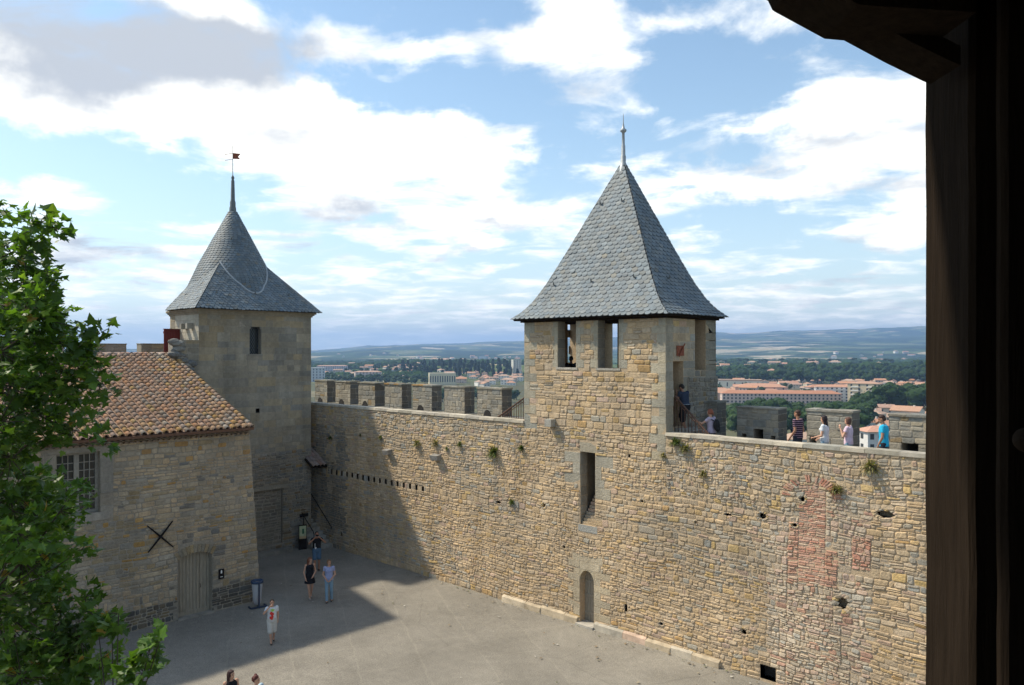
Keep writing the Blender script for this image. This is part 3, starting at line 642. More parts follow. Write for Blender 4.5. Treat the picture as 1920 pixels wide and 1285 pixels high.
def pyramid(ax, ay, ext4, SZ, parent, name, w=.25, expo=.165, seed=1, faces='fblr', cap=.03):
    dl, dr_, df, db = ext4; mb = MB(); um = MB()
    ss = [s for s, _ in SZ]
    for fi, (fc, d, e, nrm, le, re) in enumerate((('f', df, Vector((1, 0, 0)), Vector((0, -1, 0)), dl, dr_), ('r', dr_, Vector((0, 1, 0)), Vector((1, 0, 0)), df, db), ('b', db, Vector((-1, 0, 0)), Vector((0, 1, 0)), dr_, dl), ('l', dl, Vector((0, -1, 0)), Vector((-1, 0, 0)), db, df))):
        for i in range(len(SZ) - 1):
            (s0, z0), (s1, z1) = SZ[i], SZ[i + 1]; o = Vector((ax, ay, 0))
            um.face([o - e * le * s0 + nrm * d * s0 + Vector((0, 0, z0)), o + e * re * s0 + nrm * d * s0 + Vector((0, 0, z0)), o + e * re * s1 + nrm * d * s1 + Vector((0, 0, z1)), o - e * le * s1 + nrm * d * s1 + Vector((0, 0, z1))], 1)
        if fc not in faces: continue
        at, L = profile([(s, d * s, z) for s, z in SZ])
        def P(u, a, lift, at=at, e=e, nrm=nrm):
            s, h, z, (dh, dz) = at(a); n = Vector((nrm.x * dz, nrm.y * dz, -dh)).normalized()
            return Vector((ax, ay, z)) + nrm * h + e * u + n * lift
        def ext(a, at=at, le=le, re=re): s = at(a)[0]; return (-le * s, re * s)
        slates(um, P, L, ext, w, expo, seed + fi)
        # hip cover
    o = um.build(name, [M['slate'], M['slate_under']]); return o
SZ = [(1, 11.26), (.9, 11.52), (.8, 11.92), (.69, 12.52), (.55, 13.45), (.03, 17.1)]
rf = pyramid(.5, 2.0, (3.62, 3.55, 2.42, 1.5), SZ, None, 'roof', seed=3); attach(rf, ct)
sf = MB(); sf.box((-3.05, -.35, 11.2), (3.98, 3.42, 11.25), 0); sf.box((-2.9, -.12, 11.14), (3.8, 3.35, 11.2), 0); attach(sf.build('eave_board', M['old_timber']), ct)
fn = MB(); fn.lathe(.5, 2.0, [(.2, 16.85), (.13, 17.15), (.10, 17.2), (.105, 17.45), (.08, 17.5), (.075, 17.85), (.06, 17.9), (.05, 18.35), (.11, 18.4), (.13, 18.46), (.06, 18.52), (.04, 18.62), (.02, 18.75), (.01, 19.05), (.0, 19.1)], 12); attach(fn.build('finial', M['lead']), ct)
for (px, py, fc) in ((1041, 536, 'f'), (1111, 529, 'f'), (1191, 521, 'f'), (1128, 384, 'f'), (1168, 378, 'f'), (1251, 523, 'r')):
    # small snow hooks: march the view ray to the roof pyramid
    for st in range(2400, 3600):
        q = ray(px, py, st / 100); dd = (( .5 - q.x) / 3.62 if q.x < .5 else (q.x - .5) / 3.55, (2.0 - q.y) / 2.42); s = max(dd)
        zz = None
        for i in range(len(SZ) - 1):
            if SZ[i + 1][0] <= s <= SZ[i][0]: t = (s - SZ[i][0]) / (SZ[i + 1][0] - SZ[i][0]); zz = SZ[i][1] + t * (SZ[i + 1][1] - SZ[i][1])
        if zz and q.z <= zz: break
    nn = Vector((0, -1, .4)) if fc == 'f' else Vector((1, 0, .4)); hk = MB(); hk.tube([q, q + nn * .1, q + nn * .1 + Vector((0, 0, .08))], .025, 6); hk.box((q.x - .05, q.y - .05, q.z - .06), (q.x + .05, q.y + .05, q.z + .02)); attach(hk.build('snow_hook', M['lead_dark']), ct)
# ------------------------------------------------------------------ corner tower
lt = empty('corner_tower', (-20.15, -3.46, 0), 0, 'grey ashlar corner tower with a cone of slates growing out of a hipped roof', 'tower')
TX, Y0, Y1 = -17.5, -6.42, -.5; CXt, CYt, RD = -20.15, -3.46, 2.96
FT = Frame((TX, 0, 0), (0, 1, 0), (1, 0, 0), 11)
a = on_x(468, TX, 612); b = on_x(490, TX, 664); WIN = (a.y, b.z, b.y, a.z)
h1 = on_x(483, TX, 771); HOL = (h1.y - .1, h1.z - .12, h1.y + .1, h1.z + .12)
a = on_x(530, TX, 915); b = on_x(530, TX, 1018); BD = (-6.4, b.z, a.y, a.z)
mb = MB(); panel(mb, FT, Y0, Y1, -.5, 11.78, .6, [WIN, HOL, BD], 0)
for h in (HOL,): cavity(mb, FT, h, .5)
LV = [((.315, .27, .195), 5), ((.285, .25, .19), 4), ((.33, .265, .17), 2), ((.25, .225, .18), 2)]
masonry(mb, FT, Y0, Y1, 6.6, 11.78, rng, holes=[WIN, HOL], ch=(.27, .34), ww=(.4, .95), pal=LV, dep=.008, gap=.005, cham=.006, wob=0, split=.04, inset=.004)
masonry(mb, FT, Y0, Y1, 5.0, 6.6, rng, holes=[HOL], ch=(.17, .28), ww=(.3, .7), pal=LV, dep=.012, gap=.012, cham=.008, wob=.0, split=.1, inset=.005)
masonry(mb, FT, Y0, Y1 - .0, 0, 5.0, rng, holes=[BD, (-6.5, BD[3], BD[2] + .3, BD[3] + .14)], ch=(.09, .2), ww=(.14, .4), pal=GREY + [((.24, .17, .10), .8)], dep=.045, gap=.012, wob=.06)
F2 = Frame((TX - .16, 0, 0), (0, 1, 0), (1, 0, 0), 12); panel(mb, F2, BD[0] - .1, BD[2] + .05, BD[1] - .1, BD[3] + .1, .3, (), 0); masonry(mb, F2, BD[0], BD[2], BD[1], BD[3], rng, ch=(.12, .2), ww=(.18, .4), pal=[((.22, .19, .14), 3), ((.25, .21, .16), 2)], dep=.02, gap=.03, wob=.07)
FY = Frame((0, Y0, 0), (1, 0, 0), (0, -1, 0), 13); panel(mb, FY, CXt, TX - .6, -.5, 11.78, .5, (), 0); masonry(mb, FY, CXt, TX, 8, 11.78, rng, ch=(.27, .34), ww=(.4, .8), pal=[((.42, .385, .30), 1)], dep=.006, gap=.004, wob=0, split=0)  # sunlit -y face: the light is put into a paler stone colour
FZ = Frame((0, Y1, 0), (-1, 0, 0), (0, 1, 0), 13); panel(mb, FZ, -TX + .6, -CXt, -.5, 11.78, .5, (), 0)
class Cyl:
    seed = 4
    def __call__(s, u, v, d): t = PI / 2 + u / RD; return Vector((CXt + (RD + d) * math.cos(t), CYt + (RD + d) * math.sin(t), v))
CY_ = Cyl(); N_ = 24
for k in range(N_):
    u0, u1 = PI * RD * k / N_, PI * RD * (k + 1) / N_; mb.face([CY_(u1, -3, -.01), CY_(u0, -3, -.01), CY_(u0, 11.78, -.01), CY_(u1, 11.78, -.01)][::-1], 0)
masonry(mb, CY_, 0, PI * RD, 8.5, 11.78, rng, ch=(.27, .34), ww=(.4, .8), pal=LV, dep=.008, gap=.005, wob=0, split=0)
# wall stub to the left of the tower, ragged end
for (ya, yb, za, zb) in ((-7.6, -6.42, 9.9, 10.55), (-7.45, -6.42, 9.1, 9.9), (-7.1, -6.42, 7.5, 9.1)):
    panel(mb, FT, ya, yb - .001, za, zb, .55, (), 0); masonry(mb, FT, ya, yb, za, zb, rng, ch=(.24, .32), ww=(.35, .7), pal=LV, dep=.012, gap=.006, wob=.01)
attach(mb.build('tower_wall', [M['mortar_grey'], M['ashlar'], M['dark']]), lt)
rag = MB()
for k in range(16):
    y = -7.55 + rng.uniform(-.12, .4); z = 9.2 + .085 * k; s = rng.uniform(.14, .3)
    if k < 6: y = -7.1 + rng.uniform(-.1, .3)
    p = Vector((TX + .02, y, z)); bm = bmesh.new(); bmesh.ops.create_icosphere(bm, subdivisions=2, radius=1)
    vs_ = [(p.x + v.co.x * s * .75 * (1 + .5 * mnoise.noise(v.co * 1.7 + p)), p.y + v.co.y * s * 1.1 * (1 + .5 * mnoise.noise(v.co * 1.3 + p * 2)), p.z + v.co.z * s * .6) for v in bm.verts]
    rag.mesh(vs_, [tuple(v.index for v in f.verts) for f in bm.faces], 0, pick([((.25, .235, .20), 2), ((.19, .18, .16), 2), ((.30, .28, .24), 1)], rng)); bm.free()
attach(rag.build('eroded_stones', M['stone']), lt)
wd = MB(); wd.box((TX - .35, WIN[0], WIN[1]), (TX - .33, WIN[2], WIN[3])); lo = attach(wd.build('window', M['glass']), lt)
lat = MB(); wy, wz = WIN[2] - WIN[0], WIN[3] - WIN[1]; n = 5
for k in range(-12, 14):
    for sg in (1, -1):
        pts = []
        for t in (0, 1):
            y = WIN[0] + wy * t; z = WIN[1] + k * wy / n * 1.6 + sg * t * wy * 1.6 + (wy * 1.6 if sg < 0 else 0); pts.append(Vector((TX - .30, y, z)))
        a, b = pts
        def cut(a, b, zz): t = (zz - a.z) / (b.z - a.z); return a + (b - a) * t
        if max(a.z, b.z) <= WIN[1] or min(a.z, b.z) >= WIN[3]: continue
        if a.z < WIN[1]: a = cut(a, b, WIN[1])
        if b.z < WIN[1]: b = cut(a, b, WIN[1])
        if a.z > WIN[3]: a = cut(a, b, WIN[3])
        if b.z > WIN[3]: b = cut(a, b, WIN[3])
        if (a - b).length > .02: lat.bar(a, b, .012, .012)
o_ = lat.build('lattice', M['lead_dark']); o_.parent = lo
sl_ = MB()
for (y, s) in ((WIN[0], 1), (WIN[2], -1)): sl_.box((TX - .3, min(y, y + s * .08), WIN[3] - .13), (TX + .004, max(y, y + s * .08), WIN[3]), 0, (.2, .18, .15))
sl_.box((TX - .301, WIN[0] + .08, WIN[3] - .03), (TX + .003, WIN[2] - .08, WIN[3] - .001), 0, (.2, .18, .15)); attach(sl_.build('window_head', M['ashlar']), lt)
sl_ = MB(); sl_.box((TX - .1, WIN[0] - .06, WIN[1] - .08), (TX + .03, WIN[2] + .06, WIN[1]), 0, (.23, .21, .17)); attach(sl_.build('window_sill', M['ashlar']), lt)
# cornice
co = MB()
for (z0, z1, o) in ((11.78, 11.86, .06), (11.86, 11.93, .13), (11.93, 12.01, .2)):
    pts = [(TX + o, Y0 - o, z0), (TX + o, Y1 + o, z0)] + [(CXt + (RD + o) * math.cos(PI / 2 + PI * k / 16), CYt + (RD + o) * math.sin(PI / 2 + PI * k / 16), z0) for k in range(17)]
    co.prism(pts, (0, 0, z1 - z0), 0, (.30, .26, .19))
attach(co.build('cornice', M['ashlar']), lt)
BASEZ, PA, HXp, HYp = 12.02, 15.77, 3.1, 3.3
hp = pyramid(CXt, CYt, (.3, HXp, HYp, HYp), [(1, BASEZ), (.0, PA)], None, 'hip_roof', w=.2, expo=.14, seed=31, faces='frb'); attach(hp, lt)
CP = [(3.05, 12.03), (2.56, 12.6), (2.13, 13.3), (1.64, 14.42), (.19, 17.2)]
cm = MB(); at, L = profile([(r, r, z) for r, z in CP]); a = -.03; row = 0; r2 = random.Random(5)
cm.lathe(CXt, CYt, [(r, z) for r, z in CP] + [(0, 17.2)], 48, 1)
while a < L - .05:
    r, _, z, _ = at(a); n = max(5, int(2 * PI * r / .2)); w = 2 * PI / n
    for k in range(n):
        tc = w * (k + .5 * (row % 2)) + row * .07
        c = pick(SLC, r2); ja = r2.uniform(-.01, .01); pts = []
        for (x, y) in [(-.5, .26), (-.5, .075), (-.43, .035), (-.25, .01), (0, 0), (.25, .01), (.43, .035), (.5, .075), (.5, .26)]:
            rr, _, zz, (dh, dz) = at(max(a + ja + y, 0)); t = tc + x * w * .97; l = .045 if y < .1 else .006; nn = math.hypot(dh, dz)
            rr2 = rr + l * dz / nn; pts.append(Vector((CXt + rr2 * math.cos(t), CYt + rr2 * math.sin(t), zz - l * dh / nn)))
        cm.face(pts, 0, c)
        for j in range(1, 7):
            d_ = Vector((CXt - pts[j].x, CYt - pts[j].y, 0)).normalized() * .04; cm.face([pts[j], pts[j] + d_, pts[j + 1] + d_, pts[j + 1]], 0, (c[0] * .35, c[1] * .35, c[2] * .35))  # edge strips tinted dark to paint the shadow under each slate
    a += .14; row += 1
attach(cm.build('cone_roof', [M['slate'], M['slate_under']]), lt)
def cone_r(z):
    for i in range(len(CP) - 1):
        if CP[i][1] <= z <= CP[i + 1][1]: t = (z - CP[i][1]) / (CP[i + 1][1] - CP[i][1]); return CP[i][0] + t * (CP[i + 1][0] - CP[i][0])
    return .14
fl = MB(); left, right = [], []
zz = BASEZ + .3
while zz < 15.2:
    X = HXp * (PA - zz) / (PA - BASEZ); r = cone_r(zz)
    if r > X:
        y = math.sqrt(r * r - X * X)
        if y <= X * HYp / HXp + .06: left.append(Vector((CXt + X + .045, CYt - y, zz))); right.append(Vector((CXt + X + .045, CYt + y, zz)))
    zz += .03
crv = left[::-1] + right
fl.tube(crv, .05, 6); attach(fl.build('flashing', M['lead']), lt)
fn = MB(); fn.lathe(CXt, CYt, [(.24, 16.95), (.17, 17.3), (.17, 17.4), (.14, 17.5), (.145, 17.7), (.11, 17.8), (.085, 18.8), (.05, 18.9), (.09, 18.95), (.05, 19.05), (.02, 19.1), (.012, 20.6), (0, 20.65)], 12); attach(fn.build('finial', M['lead_dark']), lt)
wv = MB(); u_ = RT
pz = 19.95; base = Vector((CXt, CYt, pz))
fl_ = [base, base + u_ * .38 + Vector((0, 0, -.02)), base + u_ * .27 + Vector((0, 0, .11)), base + u_ * .4 + Vector((0, 0, .26)), base + Vector((0, 0, .3))]
wv.prism(fl_, FW * .015)
wv.bar(base + Vector((0, 0, .28)), base - u_ * .42 + Vector((0, 0, .22)), .02, .02); wv.bar(base - Vector((0, 0, .02)), base - u_ * .4 - Vector((0, 0, .08)), .02, .02)
attach(wv.build('weathervane', M['rust_plate']), lt)
for (px, py) in ((405, 549), (477, 552), (540, 555), (433, 449)):
    for st in range(3300, 4300):
        q = ray(px, py, st / 100); X = q.x - CXt; Yv = abs(q.y - CYt); s = max(X / HXp, Yv / HYp); zp = PA - s * (PA - BASEZ); rr = math.hypot(X, Yv); 
        if q.z <= zp or (q.z > BASEZ and rr <= cone_r(q.z)): break
    nn = Vector((1, 0, .5)); hk = MB(); hk.tube([q, q + nn * .1, q + nn * .1 + Vector((0, 0, .08))], .025, 6); hk.box((q.x - .05, q.y - .05, q.z - .12), (q.x + .06, q.y + .05, q.z + .02)); attach(hk.build('snow_hook', M['lead_dark']), lt)
# lintel and step of the blocked doorway
ln = MB(); ln.box((TX - .1, -6.3, BD[3]), (TX + .06, BD[2] + .3, BD[3] + .14), 0); attach(ln.build('lintel', M['grey_wood']), lt)
st_ = MB(); st_.box((TX + .01, -6.9, -.05), (TX + .55, BD[2] + .25, .16), 0, (.25, .23, .19)); attach(st_.build('door_step', M['ashlar']), lt)
for (px, py, s) in ((350, 613, .2), (361, 612, .2)):
    p = on_y(px, Y0, py); k = MB(); k.box((p.x - s / 2, Y0 - .3, p.z - .12), (p.x + s / 2, Y0 + .02, p.z + .14), 0, (.30, .28, .23)); attach(k.build('corbel', M['ashlar']), lt)
# dark red shutter boards on the wall walk behind
ya, yb = on_x(307, -19.6).y, on_x(341, -19.6).y
rs = MB(); zt = on_x(320, -19.6, 618).z
nb = 7
for k in range(nb): rs.box((-19.62, ya + (yb - ya) * k / nb + .004, 8.9), (-19.57, ya + (yb - ya) * (k + 1) / nb - .004, zt))
rs.box((-19.68, ya, 9.3), (-19.62, yb, 9.4)); rs.box((-19.68, ya, zt - .2), (-19.62, yb, zt - .1)); rs.box((-19.72, ya, zt), (-19.5, yb, zt + .03))
tag(rs.build('shutter_screen', M['red_paint']), 'dark red boarded screen standing behind the tiled roof beside the corner tower', 'screen')
# battlement behind the tiled roof
bw = empty('rear_battlement_wall', (-23, -16, 0), 0, 'low grey battlement peeping over the tiled roof ridge at far left', 'castle wall')
k = MB(); k.box((-23.4, -40, -6), (-22.8, -7.5, 9.4), 0, (.2, .19, .16)); attach(k.build('wall', M['ashlar']), bw)
for (a, b, py) in ((60, 120, 646), (150, 237, 646), (265, 330, 646)):
    y0_, y1_ = on_x(a, -22.8).y, on_x(b, -22.8).y; zt = on_x(b, -22.8, py).z
    k = MB(); F = Frame((-22.8, 0, 0), (0, 1, 0), (1, 0, 0), 3); panel(k, F, y0_, y1_, 9.41, zt, .6, (), 0); masonry(k, F, y0_, y1_, 9.41, zt, rng, pal=MERL, ch=(.18, .3), ww=(.3, .6), dep=.015, wob=.01); k.box((-23.42, y0_ - .02, zt), (-22.76, y1_ + .02, zt + .04), 1, (.3, .28, .22)); attach(k.build('merlon', [M['mortar_grey'], M['stone']]), bw)

# ------------------------------------------------------------------ tiled-roof building
hb = empty('stone_hall', (-14.5, -18, 0), 0, 'long grey and ochre stone hall with terracotta barrel-tile roof behind the plane tree', 'building')
BX = -11.0; FBd = Frame((BX, 0, 0), (0, 1, 0), (1, 0, 0), 21)
edge = [(-6.78 - .07 * (z + .25), z, 0.0, z + .5) for z in [x * .5 for x in range(-1, 14)]]
a = on_x(105, BX, 853); b = on_x(188, BX, 960); W1 = (a.y, b.z, b.y, a.z)
a = on_x(334, BX, 1052); b = on_x(398, BX, 1140); D1 = (a.y, -.05, b.y, 2.42)
mb = MB(); panel(mb, FBd, -40, -6.5, -.5, 6.9, .6, [W1, D1] + edge, 0)
wh = [W1, D1]; fr = .42
wsur = [(W1[0] - fr, W1[1] - .3, W1[0], W1[3] + .3), (W1[2], W1[1] - .3, W1[2] + fr, W1[3] + .3), (W1[0], W1[3], W1[2], W1[3] + .3), (W1[0], W1[1] - .3, W1[2], W1[1])]
varc = (D1[0] - .3, 1.7, D1[2] + .3, D1[3] + .3)
def palB(y, z):
    k = mnoise.noise(Vector((y * .35, z * .5, 8)))
    if z < .75 + .15 * math.sin(y * 1.3): return [((.10, .09, .075), 3), ((.15, .13, .10), 2), ((.2, .16, .1), 1)]
    return BLD if k < .12 or z > 4 else [((.40, .25, .09), 2.2), ((.31, .25, .16), 5), ((.27, .24, .19), 4)]
Rv = lambda: 0
masonry(mb, FBd, -21, -6.5, 0, 6.9, rng, holes=wh + wsur + edge + [(D1[0], 2.1, D1[2], D1[3] + .28)], pal=palB, ch=(.10, .22), ww=(.15, .5), dep=.022, gap=.014, wob=.05, split=.2)
for (u0, v0, u1, v1) in wsur[:2]:
    v = v0
    while v < v1 - .05: h = min(rng.uniform(.35, .5), v1 - v); stone(mb, FBd, u0, v, u1, v + h, pick([((.29, .26, .21), 1)], rng), rng, 1, .02, .004, .004, 0, .004); v += h
stone(mb, FBd, *wsur[2], (.29, .26, .21), rng, 1, .02, .004, .004, 0, .004); stone(mb, FBd, W1[0] - .3, W1[1] - .28, W1[2] + .3, W1[1], (.32, .29, .24), rng, 1, .07, .004, .004, 0, .004)
# voussoirs of the door arch, and the spandrel behind them
cxd = (D1[0] + D1[2]) / 2; wdh = (D1[2] - D1[0]) / 2; rise = .2; Rr = (wdh ** 2 + rise ** 2) / (2 * rise); zc = D1[3] - Rr; ha = math.asin(wdh / Rr)
NV = 11
for k in range(NV):
    t0 = PI / 2 + ha - 2 * ha * k / NV; t1 = PI / 2 + ha - 2 * ha * (k + 1) / NV - 0; g_ = .006
    q = [(cxd + r * math.cos(t), zc + r * math.sin(t)) for r, t in ((Rr, t0 - g_), (Rr + .3, t0 - g_), (Rr + .3, t1 + g_), (Rr, t1 + g_))]
    c = pick([((.34, .26, .15), 2), ((.29, .25, .18), 2)], rng)
    mb.mesh([FBd(y, z, 0) for y, z in q] + [FBd(y, z, .02) for y, z in q], [(4, 7, 6, 5), (0, 3, 7, 4), (3, 2, 6, 7), (2, 1, 5, 6), (1, 0, 4, 5)], 1, c)
    mb.prism([FBd(q[0][0], q[0][1], 0), FBd(q[0][0], D1[3] + .001, 0), FBd(q[3][0], D1[3] + .001, 0), FBd(q[3][0], q[3][1], 0)], (-.3, 0, 0), 0)
for (u, sgn) in ((D1[0], -1), (D1[2], 1)):
    for k in range(6): stone(mb, FBd, min(u, u + sgn * (.2 + .12 * (k % 2))), .35 * k, max(u, u + sgn * (.2 + .12 * (k % 2))), .35 * (k + 1), (.27, .24, .19), rng, 1, .02, .006, .008, 0)
mb.box((-17.2, -40, -.5), (BX - .61, -7.3, 6.8), 0)
# gable towards the corner tower
mb.face([(BX - .05, -7.28, 6.8), (-17.4, -7.28, 6.8), (-17.4, -7.28, 9.4)], 0)
attach(mb.build('wall', [M['mortar_grey'], M['stone']]), hb)
# window: mullioned casements
wf = MB(); xw = BX - .28; fw = .09
wf.box((xw - .04, W1[0], W1[1]), (xw + .04, W1[0] + fw, W1[3])); wf.box((xw - .04, W1[2] - fw, W1[1]), (xw + .04, W1[2], W1[3])); wf.box((xw - .04, W1[0] + fw, W1[3] - fw), (xw + .04, W1[2] - fw, W1[3])); wf.box((xw - .04, W1[0] + fw, W1[1]), (xw + .04, W1[2] - fw, W1[1] + fw))
mid = (W1[0] + W1[2]) / 2; wf.box((xw - .03, mid - .08, W1[1] + fw), (xw + .06, mid + .08, W1[3] - fw))
for (a, b) in ((W1[0] + fw, mid - .08), (mid + .08, W1[2] - fw)):
    for k in (1, 2): y = a + (b - a) * k / 3; wf.box((xw - .015, y - .014, W1[1] + fw), (xw + .02, y + .014, W1[3] - fw))
    for k in range(1, 7): z = W1[1] + fw + (W1[3] - W1[1] - 2 * fw) * k / 7; wf.box((xw - .017, a, z - .014), (xw + .018, b, z + .014))
wo = attach(wf.build('window', M['frame_wood']), hb)
gl = MB(); gl.box((xw - .03, W1[0] + .02, W1[1] + .02), (xw - .02, W1[2] - .02, W1[3] - .02)); go_ = gl.build('pane', M['glass']); go_.parent = wo; go_.matrix_parent_inverse = wo.matrix_parent_inverse.copy(); go_.matrix_parent_inverse = Matrix.Identity(4)
# door
dm = MB(); xd = BX - .26; nb = 10
for k in range(nb):
    y0_, y1_ = D1[0] + (D1[2] - D1[0]) * k / nb + .005, D1[0] + (D1[2] - D1[0]) * (k + 1) / nb - .005; z1_ = min(zc + math.sqrt(max(Rr ** 2 - (y0_ - cxd) ** 2, 0)), zc + math.sqrt(max(Rr ** 2 - (y1_ - cxd) ** 2, 0))) + .03
    dm.box((xd - .02, y0_, 0), (xd + .03 + (.008 if k % 2 else 0), y1_, z1_), 0)
dm.box((xd + .04, cxd + .05 * 0 + .12, .02), (xd + .07, cxd + .2, 2.08)); dm.box((xd + .04, D1[0] + .02, .02), (xd + .065, D1[2] - .02, .2))
do_ = attach(dm.build('door', M['grey_wood']), hb)
hd = MB(); hd.tube([(xd + .07, cxd + .26, 1.0), (xd + .12, cxd + .26, 1.02), (xd + .12, cxd + .26, 1.12), (xd + .07, cxd + .26, 1.14)], .012, 6); h_ = hd.build('handle', M['iron']); h_.parent = do_
sp = MB(); sp.box((BX - .3, D1[0] - .05, -.03), (BX + .12, D1[2] + .05, .05), 0, (.27, .25, .21)); attach(sp.build('threshold', M['coping']), hb)
# roof
EX, EZ, RX, RZ_ = -10.55, 7.02, -18.3, 9.88; YV = -7.3; sl_len = math.hypot(EX - RX, RZ_ - EZ); ux = (RX - EX) / sl_len; uz = (RZ_ - EZ) / sl_len; nx, nz = uz, -ux
def RP(y, a, l): return Vector((EX + ux * a + nx * l, y, EZ + uz * a + nz * l))
rm = MB(); rm.face([RP(-40, 0, 0), RP(YV, 0, 0), RP(YV, sl_len, 0), RP(-40, sl_len, 0)], 1); rm.face([RP(YV, 0, -.1), RP(-40, 0, -.1), RP(-40, sl_len, -.1), RP(YV, sl_len, -.1)], 1)
rm.face([RP(-40, 0, -.1), RP(YV, 0, -.1), RP(YV, 0, 0), RP(-40, 0, 0)], 1); rm.face([RP(YV, 0, -.1), RP(YV, sl_len, -.1), RP(YV, sl_len, 0), RP(YV, 0, 0)], 1)
rm.face([(RX, YV, RZ_ - .02), (RX - 6, YV, RZ_ - 2.4), (RX - 6, -40, RZ_ - 2.4), (RX, -40, RZ_ - .02)], 1)
TIL = [((.45, .265, .165), 5), ((.42, .275, .185), 5), ((.38, .27, .19), 3), ((.47, .25, .135), 3.5), ((.33, .25, .18), 1.3), ((.47, .30, .2), 2), ((.47, .30, .13), .9)]
TILO = [((.48, .28, .11), 3), ((.48, .30, .17), 3), ((.46, .36, .26), 2)]
r3 = random.Random(11)
def barrel(mb, y, a0, a1, r0, r1, l0, l1, c, n=7, th=.014, MP=None):
    MP = MP or RP; vs_ = []
    for (a, r, l) in ((a0, r0, l0), (a1, r1, l1)):
        for q in (0, th):
            for k in range(n): t = PI * k / (n - 1); vs_.append(MP(y + (r - q) * math.cos(t), a, l + (r - q) * math.sin(t) * 1.0))
    fs = []
    for k in range(n - 1): fs.append((k, k + 1, 2 * n + k + 1, 2 * n + k)); fs.append((k + 1, k, n + k, n + k + 1))
    mb.mesh(vs_, fs, 0, c, True)
pitch = .255; exp_ = .315; ncol = int((-YV + -24) / 1) ; y = YV - .10; ci = 0
while y > -25:
    rows = int(sl_len / exp_) + 1
    ph = r3.uniform(-.04, .04)
    for k in range(rows):
        a0 = k * exp_ + ph - .04 + r3.uniform(-.02, .02); a1 = min(a0 + .42, sl_len)
        if a0 > sl_len - .1: continue
        edge_ = ci < 5 or (k < 4 and r3.random() < .5)
        c = pick(TILO if edge_ and r3.random() < .6 else TIL, r3); jy = r3.uniform(-.012, .012)
        barrel(rm, y + jy, a0, a1, .098, .078, .052 + r3.uniform(0, .01), .02, c)
        # channel tile between
        if True:
            vs_ = []; n = 5; yy = y - pitch / 2; cc = pick([((.30, .20, .14), 1)], r3)
            for (a, l) in ((a0 + .1, .05), (min(a1 + .1, sl_len), .03)):
                for q in range(n): t = PI * q / (n - 1); vs_.append(RP(yy + .09 * math.cos(t), a, l + .04 - .07 * math.sin(t)))
            rm.mesh(vs_, [(q, q + 1, n + q + 1, n + q) for q in range(n - 1)], 0, cc, True)
    y -= pitch; ci += 1
attach(rm.build('roof', [M['tile'], M['tile_under']]), hb)
rg = MB()
y = YV - .05
while y > -25:
    c = pick([((.45, .27, .2), 2), ((.42, .31, .25), 2)], r3)
    n = 8; vs_ = []
    for (yy, r) in ((y, .125), (y - .42, .10)):
        for k in range(n): t = PI * k / (n - 1); vs_.append((RX + r * 1.2 * math.cos(t), yy, RZ_ - .01 + r * math.sin(t)))
    rg.mesh(vs_, [(k, k + 1, n + k + 1, n + k) for k in range(n - 1)], 0, c, True); y -= .38
attach(rg.build('ridge_tiles', M['tile']), hb)
gn = MB(); y = YV - .08                                   # three corbelled rows of tiles under the eave
while y > -24:
    for (xo, z, off) in ((.32, 6.93, 0), (.2, 6.84, .1), (.1, 6.75, .0)):
        c = pick([((.26, .2, .15), 2), ((.3, .23, .17), 1)], r3); n = 6; vs_ = []
        for xx in (BX, BX + xo):
            for k in range(n): t = PI * k / (n - 1); vs_.append((xx, y - off + .085 * math.cos(t), z - .0 + .06 * math.sin(t)))
        gn.mesh(vs_, [(n + k, n + k + 1, k + 1, k) for k in range(n - 1)] + [tuple(range(n, 2 * n))], 0, c, True)
    y -= .2
gn.box((BX - .1, -24, 6.86), (BX + .2, YV, 6.9), 0, (.25, .2, .15)); gn.box((BX - .1, -24, 6.95), (BX + .3, YV, 7.0), 0, (.25, .2, .15)); attach(gn.build('eave_tiles', M['tile']), hb)
# iron cross tie
p = on_x(300, BX, 1006); an = MB(); xx = BX + .05
for (dy, dz) in ((.44, .5), (.46, -.46)):
    an.tube([(xx, p.y - dy, p.z - dz), (xx + .02, p.y, p.z), (xx, p.y + dy, p.z + dz)], [.022, .04, .022], 6)
an.tube([(BX - .05, p.y, p.z), (BX + .12, p.y, p.z)], .05, 8); attach(an.build('wall_anchor', M['black_iron']), hb)
# small sign by the door
p = on_x(414, BX, 1076); sg = empty('wall_sign', (BX + .03, p.y, p.z), 0, 'small dark plaque with a white figure on the wall right of the hall door', 'sign')
k = MB(); k.box((0, -.11, -.19), (.025, .11, .19)); k.build('plate', M['black_iron'], sg)
k = MB(); k.box((.027, -.03, .02), (.03, .03, .11)); k.box((.027, -.02, .11), (.031, .02, .15)); k.build('figure', M['white'], sg)
k = MB(); k.box((.027, -.05, -.12), (.03, .05, -.095)); k.build('lettering', M['white'], sg)

